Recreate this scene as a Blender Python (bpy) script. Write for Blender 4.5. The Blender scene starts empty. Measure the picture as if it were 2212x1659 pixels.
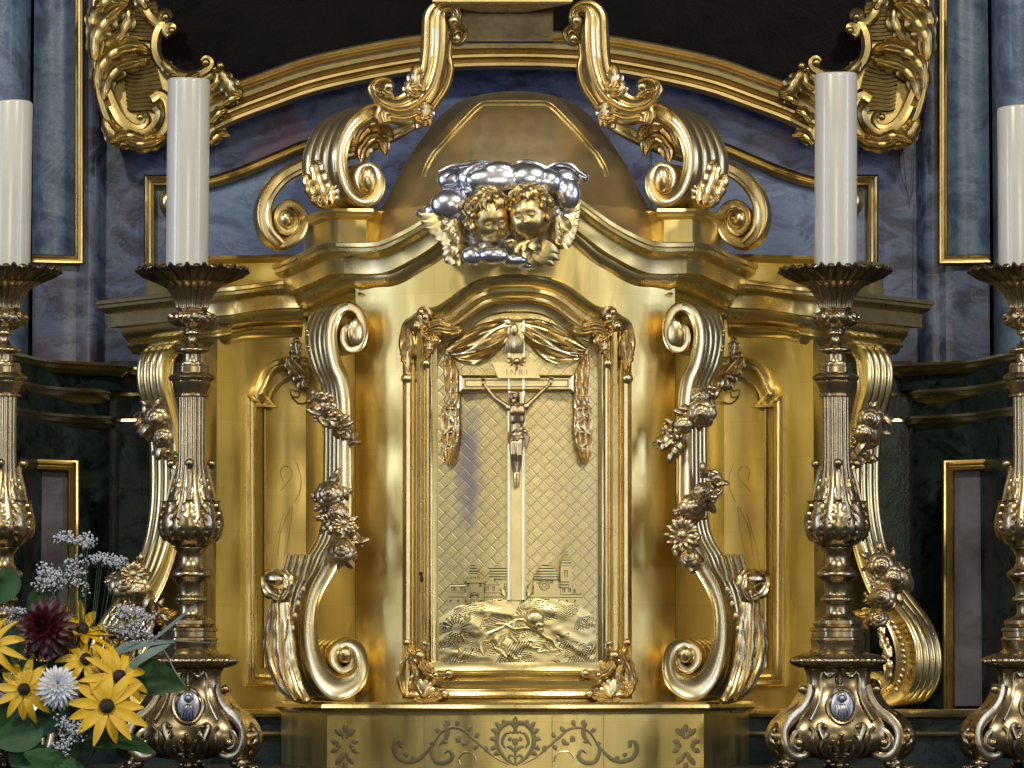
import bpy, bmesh, math, random
import numpy as np
from mathutils import Vector, Matrix, noise

# ---------------------------------------------------------------- camera, world, lights
SC = bpy.context.scene
D = 8.5; ZC = 1.6; FPX = 1000.0*D; TH = math.atan(620.0/FPX)
cam = bpy.data.cameras.new('camera'); camo = bpy.data.objects.new('camera', cam)
SC.collection.objects.link(camo); SC.camera = camo
camo.location = (0, -D, ZC); camo.rotation_euler = (math.pi/2+TH, 0, 0)
cam.sensor_width = 36; cam.lens = 36*FPX/2212.0; cam.clip_end = 200; cam.clip_start = .05
W = bpy.data.worlds.new('World'); SC.world = W; W.use_nodes = True
W.node_tree.nodes['Background'].inputs[0].default_value = (.34, .31, .32, 1)
W.node_tree.nodes['Background'].inputs[1].default_value = .17
SC.view_settings.view_transform = 'Standard'; SC.view_settings.look = 'None'
SC.view_settings.exposure = 0.22; SC.view_settings.gamma = 1
try:
    SC.cycles.sample_clamp_indirect = 4.0
except Exception: pass

def area(name, loc, target, sx, sy, power, col, spread=180):
    l = bpy.data.lights.new(name, 'AREA'); l.shape = 'RECTANGLE'; l.size = sx; l.size_y = sy
    l.energy = power; l.color = col; l.spread = math.radians(spread)
    o = bpy.data.objects.new(name, l); SC.collection.objects.link(o); o.location = loc
    o.rotation_euler = (Vector(target)-Vector(loc)).to_track_quat('-Z', 'Y').to_euler()
    return o
T0 = (0, 0, 1.9)
area('warm_spot_right', (1.9, -4.2, 5.2), T0, .35, .35, 110, (1.0,.91,.72))
area('warm_spot_left', (-2.1, -4.2, 5.0), T0, .35, .35, 95, (1.0,.93,.78))
area('nave_window_left', (-5.4, -2.5, 3.0), T0, .8, 3.4, 95, (.52,.64,1.0))
area('nave_window_right', (5.0, -2.7, 3.3), T0, .7, 3.0, 65, (.50,.62,1.0))
area('nave_glow', (0.5, -9.5, 3.1), T0, 1.8, 1.4, 62, (1.0,.93,.76))
area('side_fill_left', (-6.8, -6.4, 2.9), T0, 1.2, 3.0, 42, (.80,.87,1.0))  # added fill light, not a known window; brightens the console side faces
area('side_fill_right', (6.8, -6.4, 2.9), T0, 1.2, 3.0, 42, (.86,.90,1.0))  # matching added fill on the right, there only for the metal's reflections
area('low_lamp_right', (3.5, -7.6, 1.5), (0, 0, 1.5), .3, .3, 16, (1.0,.95,.84))

# ---------------------------------------------------------------- pixel helpers (photo seen at 2212 px wide)
FW = Vector((0, math.cos(TH), math.sin(TH))); UP = Vector((0, -math.sin(TH), math.cos(TH)))
CAM = Vector((0, -D, ZC))
def ray(px, py): return FW + Vector(((px-1106)/FPX, 0, 0)) + UP*(-(py-829.5)/FPX)
def P(px, py, Y=0.0):
    d = ray(px, py); return CAM + d*((Y+D)/d.y)
def RP(px, py, O, n):
    d = ray(px, py); return CAM + d*((O-CAM).dot(n)/d.dot(n))
OFF = {1:(0,0), 2:(553,0), 3:(1438,0), 4:(0,525.4), 5:(719,525.4), 6:(1438,525.4), 7:(0,1078.4), 8:(553,1078.4), 9:(1050.7,1078.4), 10:(1438,1078.4)}
def K(c, pts):
    ox, oy = OFF[c]; return [(ox+p[0]*.35, oy+p[1]*.35)+tuple(p[2:]) for p in pts]
X0 = P(1113, 900, 0).x

def cat(pts, n=8, closed=False):
    """Catmull-Rom through tuples of any dimension, n samples per span"""
    A = [np.array(p, float) for p in pts]
    if len(A) < 3: 
        return [A[0]+(A[1]-A[0])*i/n for i in range(n+1)]
    out = []; N = len(A)
    for i in range(N if closed else N-1):
        p1, p2 = A[i], A[(i+1) % N]
        p0 = A[i-1] if (i > 0 or closed) else 2*p1-p2
        p3 = A[(i+2) % N] if (i+2 < N or closed) else 2*p2-p1
        for k in range(n):
            t = k/n
            out.append(.5*((2*p1)+(-p0+p2)*t+(2*p0-5*p1+4*p2-p3)*t*t+(-p0+3*p1-3*p2+p3)*t**3))
    if not closed: out.append(A[-1])
    return out
def segs(*ss, n=8):
    """smooth pieces joined at sharp corners"""
    out = []
    for s in ss:
        c = cat(s, n if len(s) > 2 else 1)
        if out and np.allclose(out[-1], c[0], atol=1e-6): c = c[1:]
        out += c
    return out
def P3(pts, Y=None):
    return [P(p[0], p[1], (p[2] if Y is None else Y)) for p in pts]
def spiral(cx, cy, r0, r1, a0, turns, n=28, ex=1.0):
    return [(cx+ex*(r0+(r1-r0)*(i/n))*math.cos(a0+turns*2*math.pi*i/n), cy+(r0+(r1-r0)*(i/n))*math.sin(a0+turns*2*math.pi*i/n)) for i in range(n+1)]

class G:
    def __init__(s): s.v = []; s.f = []
    def add(s, v, f):
        o = len(s.v); s.v += [Vector(p) for p in v]; s.f += [tuple(i+o for i in q) for q in f]; return s
    def join(s, g): return s.add(g.v, g.f)
    def mirrored(s, x0=None):
        x0 = X0 if x0 is None else x0
        g = G(); g.v = [Vector((2*x0-p.x, p.y, p.z)) for p in s.v]; g.f = [tuple(reversed(q)) for q in s.f]; return g
    def moved(s, d):
        g = G(); g.v = [p+Vector(d) for p in s.v]; g.f = list(s.f); return g
    def rings(s, R, closed_path=False, closed_sec=True, caps=True):
        m = len(R[0]); n = len(R); v = [p for r in R for p in r]; f = []
        for i in range(n if closed_path else n-1):
            j = (i+1) % n
            for k in range(m if closed_sec else m-1):
                l = (k+1) % m; f.append((i*m+k, i*m+l, j*m+l, j*m+k))
        if caps and closed_sec and not closed_path:
            f.append(tuple(range(m-1, -1, -1))); f.append(tuple((n-1)*m+k for k in range(m)))
        return s.add(v, f)
    def sweep(s, pts, sect, B=(0,-1,0), scale=None, closed=False, caps=True, open_sec=False):
        pts = [Vector(p) for p in pts]; B = Vector(B); n = len(pts); R = []
        for i, p in enumerate(pts):
            a = pts[i-1] if (i > 0 or closed) else None; b = pts[(i+1) % n] if (i < n-1 or closed) else None
            t1 = (p-a).normalized() if a is not None else (b-p).normalized()
            t2 = (b-p).normalized() if b is not None else t1
            n1 = B.cross(t1).normalized(); n2 = B.cross(t2).normalized(); N = n1+n2
            if N.length < 1e-4: N = n1.copy()
            N.normalize(); f = 1/max(.4, N.dot(n1)); t = i/max(1, n-1)
            T = (t1+t2).normalized(); Bq = B.copy()
            se = sect(t) if callable(sect) else sect
            k = 1 if scale is None else (scale(t) if callable(scale) else scale[i])
            ka, kb = (k if isinstance(k, tuple) else (k, k))
            ring = []
            for q in se:
                pt = p + N*(q[0]*ka*f) + Bq*(q[1]*kb)
                if len(q) > 2: pt = pt + T*q[2]
                ring.append(pt)
            R.append(ring)
        return s.rings(R, closed, not open_sec, caps)
    def mould(s, pts, prof, closed=False):
        """horizontal moulding: prof = (out, up); path runs left to right as the camera sees it"""
        pts = [Vector(p) for p in pts]; n = len(pts); R = []
        for i, p in enumerate(pts):
            a = pts[i-1] if i > 0 else None; b = pts[i+1] if i < n-1 else None
            t1 = (p-a) if a is not None else (b-p); t2 = (b-p) if b is not None else t1
            t1 = Vector((t1.x, t1.y, 0)).normalized(); t2 = Vector((t2.x, t2.y, 0)).normalized()
            n1 = Vector((t1.y, -t1.x, 0)); n2 = Vector((t2.y, -t2.x, 0)); N = (n1+n2)
            if N.length < 1e-4: N = n1.copy()
            N.normalize(); f = 1/max(.35, N.dot(n1))
            R.append([p+N*(q[0]*f)+Vector((0, 0, q[1])) for q in prof])
        return s.rings(R, False, True, True)
    def lathe(s, prof, c, seg=48, mod=None, sx=1, sy=1):
        """prof = (r, z) absolute z; mod(theta, r, z) -> (r, z)"""
        R = []
        for (r, z) in prof:
            ring = []
            for k in range(seg):
                th = 2*math.pi*k/seg; rr, zz = (r, z) if mod is None else mod(th, r, z)
                ring.append(Vector((c[0]+rr*math.cos(th)*sx, c[1]+rr*math.sin(th)*sy, zz)))
            R.append(ring)
        return s.rings(R)
    def ell(s, c, r, M=None, su=10, sv=6, fn=None):
        c = Vector(c); R = []
        if not isinstance(r, (tuple, list)): r = (r, r, r)
        v = []; f = []
        for j in range(1, sv):
            ph = math.pi*j/sv
            for i in range(su):
                th = 2*math.pi*i/su
                d = Vector((math.sin(ph)*math.cos(th), math.sin(ph)*math.sin(th), math.cos(ph)))
                k = 1 if fn is None else fn(d)
                p = Vector((d.x*r[0]*k, d.y*r[1]*k, d.z*r[2]*k)); v.append(c+(M@p if M else p))
        kt = 1 if fn is None else fn(Vector((0,0,1))); kb = 1 if fn is None else fn(Vector((0,0,-1)))
        a = Vector((0,0,r[2]*kt)); b = Vector((0,0,-r[2]*kb)); v.append(c+(M@a if M else a)); v.append(c+(M@b if M else b))
        T = (sv-1)*su; 
        for j in range(sv-2):
            for i in range(su):
                k = (i+1) % su; f.append((j*su+i, (j+1)*su+i, (j+1)*su+k, j*su+k))
        for i in range(su):
            k = (i+1) % su; f.append((T, i, k)); f.append((T+1, (sv-2)*su+k, (sv-2)*su+i))
        return s.add(v, f)
    def tube(s, pts, rad, seg=8, ridges=0, depth=.15):
        """round tube with parallel-transported frame; rad list/func/number"""
        pts = [Vector(p) for p in pts]; n = len(pts); R = []; N = None
        for i, p in enumerate(pts):
            T = (pts[min(n-1, i+1)]-pts[max(0, i-1)]).normalized()
            if N is None:
                N = T.orthogonal().normalized()
            N = (N-T*N.dot(T)).normalized(); Bn = T.cross(N)
            r = rad(i/(n-1)) if callable(rad) else (rad[i] if isinstance(rad, (list, tuple)) else rad)
            R.append([p+(N*math.cos(2*math.pi*k/seg)+Bn*math.sin(2*math.pi*k/seg))*r*(1-(depth*(k % 2) if ridges else 0)) for k in range(seg)])
        return s.rings(R)
    def box(s, a, b):
        x0, y0, z0 = a; x1, y1, z1 = b
        return s.add([(x0,y0,z0),(x1,y0,z0),(x1,y1,z0),(x0,y1,z0),(x0,y0,z1),(x1,y0,z1),(x1,y1,z1),(x0,y1,z1)],
                     [(0,3,2,1),(4,5,6,7),(0,1,5,4),(1,2,6,5),(2,3,7,6),(3,0,4,7)])
    def prism(s, px, Yf, Yb):
        """extruded outline given as photo pixels at depth Yf, going back to Yb"""
        F_ = [P(p[0], p[1], Yf) for p in px]; n = len(px)
        v = F_+[Vector((q.x, Yb, q.z)) for q in F_]
        return s.add(v, [tuple(range(n)), tuple(range(2*n-1, n-1, -1))]+[(i, i+n, (i+1) % n+n, (i+1) % n) for i in range(n)])
    def leaf(s, pts, W_, B=(0,-1,0), lobes=5, bulge=.35, sweepf=.45, taper=.8, na=4, thick=.12, lob=.35, curl=0.0, stri=4):
        """carved acanthus leaf along a centre line, root first"""
        B = Vector(B)
        def se(t):
            w = W_*(math.sin(math.pi*min(1, (t*.92+.05))**taper)**.8)
            ph = (t*lobes) % 1
            ww = w*(1-lob+lob*math.sin(math.pi*ph)**.6)
            top = []; 
            for k in range(-na, na+1):
                a = k/na; e = abs(a)
                h = W_*bulge*(1-e*e)*(.75+.25*math.cos(stri*math.pi*e)) - (W_*bulge*.35 if k == 0 else 0)+W_*.06*math.sin(math.pi*ph)*e
                h += curl*W_*t*t
                top.append((a*ww, h, sweepf*e*ww))
            bot = [(a*ww*.96, -W_*thick+curl*W_*t*t, sweepf*abs(a)*ww) for a in (1, .4, -.4, -1)]
            return top+bot
        return s.sweep(pts, se, B)

COL = SC.collection
LOC = {}
def tag(o, label=None, cat_=None, group=None, kind=None):
    if label: o['label'] = label
    if cat_: o['category'] = cat_
    if group: o['group'] = group
    if kind: o['kind'] = kind
    return o
def thing(name, loc, label, cat_, group=None):
    o = bpy.data.objects.new(name, None); COL.objects.link(o); o.location = loc; o.empty_display_size = .05
    LOC[o.name] = Vector(loc); return tag(o, label, cat_, group)
def mk(name, g, mat, parent=None, angle=38, flat=False, remesh=None, smooth=0, label=None, recalc=True):
    c = Vector((0,0,0))
    for p in g.v: c += p
    c /= max(1, len(g.v))
    me = bpy.data.meshes.new(name)
    me.from_pydata([tuple(p-c) for p in g.v], [], g.f)
    if recalc:
        bm = bmesh.new(); bm.from_mesh(me); bmesh.ops.recalc_face_normals(bm, faces=bm.faces); bm.to_mesh(me); bm.free()
    me.materials.append(mat)
    if not flat:
        me.shade_smooth()
        try: me.set_sharp_from_angle(angle=math.radians(angle))
        except Exception: pass
    o = bpy.data.objects.new(name, me); COL.objects.link(o)
    if parent is not None:
        o.parent = parent; o.location = c-LOC[parent.name]
    else: o.location = c
    LOC[o.name] = c
    if remesh:
        m = o.modifiers.new('remesh', 'REMESH'); m.mode = 'VOXEL'; m.voxel_size = remesh; m.use_smooth_shade = True
        if smooth:
            q = o.modifiers.new('smooth', 'SMOOTH'); q.iterations = smooth; q.factor = .5
    if label: o['label'] = label
    return o
def copy_tree(o, parent=None, dloc=None):
    c = o.copy(); COL.objects.link(c)
    if parent is not None: c.parent = parent
    if dloc is not None: c.location = Vector(o.location)+Vector(dloc)
    for ch in list(o.children): copy_tree(ch, c)
    return c

# ---------------------------------------------------------------- materials
def mat(name, base, metal=0, rough=.4, **kw):
    m = bpy.data.materials.new(name); m.use_nodes = True; nt = m.node_tree; b = nt.nodes['Principled BSDF']
    b.inputs['Base Color'].default_value = (*base, 1); b.inputs['Metallic'].default_value = metal; b.inputs['Roughness'].default_value = rough
    for k, v in kw.items(): b.inputs[k.replace('_', ' ')].default_value = v
    return m, nt, b
def nnode(nt, t, **kw):
    n = nt.nodes.new(t)
    for k, v in kw.items():
        if k in n.inputs.keys(): n.inputs[k].default_value = v
        else: setattr(n, k, v)
    return n
def ramp(nt, fac, stops):
    r = nt.nodes.new('ShaderNodeValToRGB'); nt.links.new(fac, r.inputs[0]); e = r.color_ramp.elements
    while len(e) < len(stops): e.new(.5)
    for i, (p, c) in enumerate(stops): e[i].position = p; e[i].color = (*c, 1) if len(c) == 3 else c
    return r
def gold(name, c1, c2, r1, r2, scale=7, stretch=(1,1,.35), bump=.02, bscale=60, cworn=None, worn=.66, metal=1.0, leafsq=False):
    m, nt, b = mat(name, c1, metal, r1); L = nt.links
    tc = nnode(nt, 'ShaderNodeTexCoord'); mp = nnode(nt, 'ShaderNodeMapping'); geo = nnode(nt, 'ShaderNodeNewGeometry')
    mp.inputs['Scale'].default_value = stretch; L.new(geo.outputs['Position'], mp.inputs[0])
    n1 = nnode(nt, 'ShaderNodeTexNoise', Scale=scale, Detail=6.0, Roughness=.65); L.new(mp.outputs[0], n1.inputs['Vector'])
    cr = ramp(nt, n1.outputs[0], [(.32, c2), (.6, c1)] + ([(worn, c1), (min(1, worn+.06), cworn)] if cworn else []))
    out = cr.outputs[0]
    if leafsq:   # overlapping squares of gold leaf, each a touch different
        sx = nnode(nt, 'ShaderNodeSeparateXYZ'); L.new(geo.outputs['Position'], sx.inputs[0]); cx_ = nnode(nt, 'ShaderNodeCombineXYZ'); L.new(sx.outputs[0], cx_.inputs[0]); L.new(sx.outputs[2], cx_.inputs[1])
        bk = nnode(nt, 'ShaderNodeTexBrick', Scale=1.0); bk.offset = .37; bk.inputs['Brick Width'].default_value = .083; bk.inputs['Row Height'].default_value = .083
        bk.inputs['Mortar Size'].default_value = .0007; bk.inputs['Mortar Smooth'].default_value = .6
        bk.inputs['Color1'].default_value = (1,1,1,1); bk.inputs['Color2'].default_value = (.86,.84,.76,1); bk.inputs['Mortar'].default_value = (.72,.66,.52,1); L.new(cx_.outputs[0], bk.inputs['Vector'])
        mm = nnode(nt, 'ShaderNodeMix', data_type='RGBA', blend_type='MULTIPLY'); mm.inputs[0].default_value = .5; L.new(out, mm.inputs[6]); L.new(bk.outputs[0], mm.inputs[7]); out = mm.outputs[2]
    L.new(out, b.inputs['Base Color'])
    n2 = nnode(nt, 'ShaderNodeTexNoise', Scale=scale*6, Detail=5.0, Roughness=.7); L.new(mp.outputs[0], n2.inputs['Vector'])
    mr = nnode(nt, 'ShaderNodeMapRange'); mr.inputs['From Min'].default_value = .3; mr.inputs['From Max'].default_value = .7
    mr.inputs['To Min'].default_value = r1; mr.inputs['To Max'].default_value = r2
    L.new(n2.outputs[0], mr.inputs[0]); L.new(mr.outputs[0], b.inputs['Roughness'])
    n3 = nnode(nt, 'ShaderNodeTexNoise', Scale=bscale, Detail=3.0); L.new(mp.outputs[0], n3.inputs['Vector'])
    n4 = nnode(nt, 'ShaderNodeTexNoise', Scale=9.0, Detail=2.0); L.new(geo.outputs['Position'], n4.inputs['Vector'])
    ad = nnode(nt, 'ShaderNodeMath', operation='MULTIPLY_ADD'); L.new(n4.outputs[0], ad.inputs[0]); ad.inputs[1].default_value = 1.2; L.new(n3.outputs[0], ad.inputs[2])
    bp = nnode(nt, 'ShaderNodeBump', Strength=1.0, Distance=bump*.01); L.new(ad.outputs[0], bp.inputs['Height']); L.new(bp.outputs[0], b.inputs['Normal'])
    return m
M_GOLD  = gold('gold_leaf_plate', (.88,.71,.28), (.72,.55,.19), .27, .46, 4, (1,1,.25), .022, 60, (.56,.43,.20), .62, leafsq=True)
M_GMOLD = gold('gilded_moulding', (.80,.66,.32), (.68,.54,.24),   .25, .33, 6, (1,1,1), .014, 60, (.56,.42,.20), .80)
M_GSCR  = gold('pale_burnished_gold', (.84,.69,.36), (.70,.55,.26), .25, .33, 6, (1,1,.5), .022, 16, (.62,.44,.24), .78)
M_GORN  = gold('gilded_carving', (.76,.60,.32), (.58,.43,.20), .24, .34, 12, (1,1,1), .02, 90, (.42,.28,.16), .72)
M_GHEAD = gold('gilded_figure', (.74,.57,.26), (.60,.44,.18), .32, .42, 12, (1,1,1), .015, 90)
M_GDARK = gold('gilded_bronze_flowers', (.58,.45,.26), (.40,.30,.17), .28, .40, 14, (1,1,1), .03, 120)
M_GDOME = gold('matt_gold_dome', (.60,.49,.28), (.52,.41,.23), .40, .50, 4, (1,1,1), .01, 130, (.38,.23,.13), .74)
M_GFRAME= gold('old_gilt_frame', (.46,.35,.14), (.32,.23,.09), .28, .40, 10, (1,1,1), .02, 90, (.24,.14,.07), .70)
M_GFMLD = gold('old_gilt_frame_moulding', (.50,.38,.16), (.38,.27,.11), .38, .52, 10, (1,1,1), .02, 90, (.22,.12,.06), .70)
M_BRASS = gold('aged_brass', (.42,.335,.19), (.28,.215,.12), .24, .34, 14, (1,1,1), .014, 120)
M_BDARK = gold('tarnished_and_shaded_brass', (.17,.135,.085), (.10,.078,.048), .30, .42, 14, (1,1,1), .014, 120)
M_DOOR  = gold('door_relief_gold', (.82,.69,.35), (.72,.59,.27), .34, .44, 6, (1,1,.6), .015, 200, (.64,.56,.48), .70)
M_CORPUS= gold('bronze_figure', (.66,.50,.29), (.48,.35,.19), .28, .40, 30, (1,1,1), .015, 200)
M_ENG   = gold('engraved_ornament', (.30,.245,.14), (.22,.18,.10), .42, .52, 20, (1,1,1), .02, 120)
M_SILV  = gold('polished_silver', (.80,.82,.88), (.66,.68,.75), .20, .30, 10, (1,1,1), .03, 30)
M_MEDAL = gold('silver_medallion', (.34,.35,.40), (.20,.21,.25), .32, .42, 60, (1,1,1), .03, 160)

def bluish_mark(m, c, r, colr):
    """an upright bluish mark mixed into the colour, edges broken by noise"""
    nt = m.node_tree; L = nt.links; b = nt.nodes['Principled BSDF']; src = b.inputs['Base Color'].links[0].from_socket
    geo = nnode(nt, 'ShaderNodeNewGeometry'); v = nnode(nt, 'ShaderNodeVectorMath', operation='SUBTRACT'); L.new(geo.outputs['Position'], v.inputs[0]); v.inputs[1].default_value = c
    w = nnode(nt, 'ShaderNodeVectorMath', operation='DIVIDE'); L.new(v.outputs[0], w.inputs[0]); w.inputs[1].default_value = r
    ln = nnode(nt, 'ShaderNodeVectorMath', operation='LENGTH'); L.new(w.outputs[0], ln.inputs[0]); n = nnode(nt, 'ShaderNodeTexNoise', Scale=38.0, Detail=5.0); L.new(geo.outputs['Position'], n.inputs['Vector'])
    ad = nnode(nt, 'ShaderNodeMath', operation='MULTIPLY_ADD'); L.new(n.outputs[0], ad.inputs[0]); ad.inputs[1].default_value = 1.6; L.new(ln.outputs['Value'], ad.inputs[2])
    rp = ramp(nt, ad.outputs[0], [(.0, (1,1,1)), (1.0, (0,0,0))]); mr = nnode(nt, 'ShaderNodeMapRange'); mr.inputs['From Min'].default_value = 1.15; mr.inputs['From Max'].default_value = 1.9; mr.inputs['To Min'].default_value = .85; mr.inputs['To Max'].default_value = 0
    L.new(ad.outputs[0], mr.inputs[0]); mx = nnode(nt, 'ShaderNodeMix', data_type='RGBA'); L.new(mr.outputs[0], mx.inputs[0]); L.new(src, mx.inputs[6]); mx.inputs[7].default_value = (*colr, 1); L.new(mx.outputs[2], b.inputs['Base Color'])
def marble(name, cols, scale, rough=.28, bump=.06, spots=None, vein=None, coat=.3):
    m, nt, b = mat(name, cols[0], 0, rough, Coat_Weight=coat, Coat_Roughness=.18); L = nt.links
    geo = nnode(nt, 'ShaderNodeNewGeometry'); mp = nnode(nt, 'ShaderNodeMapping'); mp.inputs['Rotation'].default_value = (.3, .5, .4); mp.inputs['Scale'].default_value = (1, 1, 1.6)
    L.new(geo.outputs['Position'], mp.inputs[0])
    n1 = nnode(nt, 'ShaderNodeTexNoise', Scale=scale, Detail=8.0, Roughness=.66, Distortion=.7); L.new(mp.outputs[0], n1.inputs['Vector'])
    k = len(cols); cr = ramp(nt, n1.outputs[0], [(.28+.46*i/(k-1), cols[i]) for i in range(k)]); out = cr.outputs[0]
    if spots:
        n2 = nnode(nt, 'ShaderNodeTexNoise', Scale=spots[1], Detail=4.0, Roughness=.6); L.new(geo.outputs['Position'], n2.inputs['Vector'])
        r2 = ramp(nt, n2.outputs[0], [(spots[2], (0,0,0)), (spots[2]+.10, (1,1,1))])
        mx = nnode(nt, 'ShaderNodeMix', data_type='RGBA'); L.new(r2.outputs[0], mx.inputs[0]); L.new(out, mx.inputs[6]); mx.inputs[7].default_value = (*spots[0], 1); out = mx.outputs[2]
    if vein:
        n5 = nnode(nt, 'ShaderNodeTexNoise', Scale=vein[1], Detail=7.0, Roughness=.6, Distortion=1.6); L.new(mp.outputs[0], n5.inputs['Vector'])
        r5 = ramp(nt, n5.outputs[0], [(.485, (0,0,0)), (.50, (.35,.35,.35)), (.515, (0,0,0))])
        mx = nnode(nt, 'ShaderNodeMix', data_type='RGBA'); L.new(r5.outputs[0], mx.inputs[0]); L.new(out, mx.inputs[6]); mx.inputs[7].default_value = (*vein[0], 1); out = mx.outputs[2]
    L.new(out, b.inputs['Base Color'])
    n3 = nnode(nt, 'ShaderNodeTexNoise', Scale=160.0, Detail=2.0); L.new(geo.outputs['Position'], n3.inputs['Vector'])
    n4 = nnode(nt, 'ShaderNodeTexNoise', Scale=12.0, Detail=3.0); L.new(geo.outputs['Position'], n4.inputs['Vector'])
    ad = nnode(nt, 'ShaderNodeMath', operation='MULTIPLY_ADD'); L.new(n4.outputs[0], ad.inputs[0]); ad.inputs[1].default_value = 2.0; L.new(n3.outputs[0], ad.inputs[2])
    bp = nnode(nt, 'ShaderNodeBump', Strength=1.0, Distance=bump*.01); L.new(ad.outputs[0], bp.inputs['Height']); L.new(bp.outputs[0], b.inputs['Normal'])
    return m
M_BLUE  = marble('blue_grey_marbling', [(.010,.011,.030), (.024,.028,.062), (.080,.108,.190), (.024,.020,.050), (.11,.14,.205)], 5.5, .36, .05, ((.070,.040,.066), 4.2, .57), ((.15,.17,.22), 3.0), .2)
M_LBLUE = marble('pale_blue_marbling', [(.035,.060,.115), (.065,.10,.17), (.13,.185,.27), (.055,.082,.15), (.11,.16,.23)], 5.0, .36, .05, ((.05,.07,.14), 9.0, .58), ((.24,.29,.36), 3.0), .2)
M_GREEN = marble('dark_green_marbling', [(.003,.006,.006), (.008,.014,.014), (.026,.042,.040), (.007,.011,.012), (.018,.030,.027)], 7, .24, .04, ((.002,.003,.004), 20.0, .58), ((.030,.045,.042), 4.0), .05)
M_LILAC = marble('lilac_grey_marbling', [(.032,.024,.032), (.055,.045,.058), (.10,.09,.12), (.042,.034,.042)], 3.5, .36, .04, ((.06,.04,.04), 6.0, .62), None, .2)
M_CANV  = marble('dark_varnished_canvas', [(.0025,.002,.0025), (.004,.0032,.004), (.006,.0045,.005), (.003,.0025,.003)], 6, .42, .10, ((.004,.002,.002), 5.0, .6), None, .0)
M_CANV.node_tree.nodes['Principled BSDF'].inputs['Specular IOR Level'].default_value = .03
M_GREEN.node_tree.nodes['Principled BSDF'].inputs['Specular IOR Level'].default_value = .20
for m_ in (M_BLUE, M_LBLUE): m_.node_tree.nodes['Principled BSDF'].inputs['Specular IOR Level'].default_value = .32
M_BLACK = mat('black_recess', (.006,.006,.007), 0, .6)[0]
M_TABLE = mat('dark_altar_cloth', (.02,.018,.018), 0, .7)[0]
def wax():
    m, nt, b = mat('ivory_wax', (.76,.75,.69), 0, .26, Subsurface_Weight=.25, Subsurface_Scale=.02, Coat_Weight=.35, Coat_Roughness=.12); L = nt.links
    b.inputs['Subsurface Radius'].default_value = (1.0, .7, .4)
    geo = nnode(nt, 'ShaderNodeNewGeometry'); n1 = nnode(nt, 'ShaderNodeTexNoise', Scale=9.0, Detail=4.0); L.new(geo.outputs['Position'], n1.inputs['Vector'])
    cr = ramp(nt, n1.outputs[0], [(.3, (.50,.485,.41)), (.7, (.55,.535,.46))]); L.new(cr.outputs[0], b.inputs['Base Color'])
    mp = nnode(nt, 'ShaderNodeMapping'); mp.inputs['Scale'].default_value = (1,1,.05); L.new(geo.outputs['Position'], mp.inputs[0])
    n2 = nnode(nt, 'ShaderNodeTexNoise', Scale=150.0, Detail=2.0); L.new(mp.outputs[0], n2.inputs['Vector'])
    bp = nnode(nt, 'ShaderNodeBump', Strength=.5, Distance=.0003); L.new(n2.outputs[0], bp.inputs['Height']); L.new(bp.outputs[0], b.inputs['Normal'])
    return m
M_WAX = wax()
# ================================================================ SETTING: retable wall, predella, frame, painting
XB = P(1104, 400, .9).x
def both(name, g, m, parent=None, x0=None, **kw):
    """the piece and its mirror image on the other side of the altar"""
    a = mk(name, g, m, parent, **kw); b = mk(name, g.mirrored(x0), m, parent, **kw); return a, b
ZT, ZM = P(0, -60, .9).z, P(0, 800, .9).z
wall = thing('altar_retable', (0, .95, 1.4), 'tall blue-grey marbled retable wall with gilt mouldings behind the golden tabernacle', 'altarpiece')
def quad(px0, px1, py0, py1, Y0, Y1, thick=.05):
    a, b, c, d = P(px0, py1, Y0), P(px1, py1, Y1), P(px1, py0, Y1), P(px0, py0, Y0)
    g = G(); bk = Vector((0, thick, 0)); v = [a, b, c, d, a+bk, b+bk, c+bk, d+bk]
    return g.add(v, [(0,1,2,3),(7,6,5,4),(0,4,5,1),(1,5,6,2),(2,6,7,3),(3,7,4,0)])
mk('panel_field', quad(215, 1993, -80, 900, .90, .90), M_BLUE, wall)
def strip(pts, m, parent, py0, py1, name='marbled_panel'):
    """vertical surface over plan points (px, Y)"""
    R = []
    for (px, Y) in pts:
        a = P(px, (py0+py1)/2, Y); z0, z1 = P(px, py1, Y).z, P(px, py0, Y).z
        R.append([Vector((a.x, a.y, z0)), Vector((a.x, a.y, z1)), Vector((a.x, a.y+.06, z1)), Vector((a.x, a.y+.06, z0))])
    g = G().rings(R); return both(name, g, m, parent, XB)
strip([(162,.835),(181,.84)], M_BLUE, wall, -80, 800, 'pilaster_strip')
strip(cat([(181,.84),(200,.842),(212,.85),(219,.866),(226,.885),(229,.91)],4), M_BLUE, wall, -80, 830, 'pilaster_edge')
strip(cat([(72,.80),(90,.835),(118,.85),(145,.848),(165,.825)],5), M_LBLUE, wall, -80, 565, 'pale_panel')
strip([(70,.81),(110,.83),(165,.835)], M_BLUE, wall, 562, 830, 'pilaster_strip')
strip(cat([(-60,.66),(-10,.66),(30,.68),(52,.72),(60,.78)],4), M_LBLUE, wall, -80, 800, 'column_shaft')
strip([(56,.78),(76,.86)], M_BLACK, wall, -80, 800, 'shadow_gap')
PM = [(.011,0),(.011,.010),(.008,.015),(.004,.014),(.002,.009),(-.002,.009),(-.004,.016),(-.008,.018),(-.011,.012),(-.011,0)]
for mir in (0, 1):
    g = G().sweep(P3(segs([(172,-70),(172,562)],[(172,562),(70,560)]), .815), PM); g = g.mirrored(XB) if mir else g
    mk('gilt_bead', g, M_GFRAME, wall)
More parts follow.
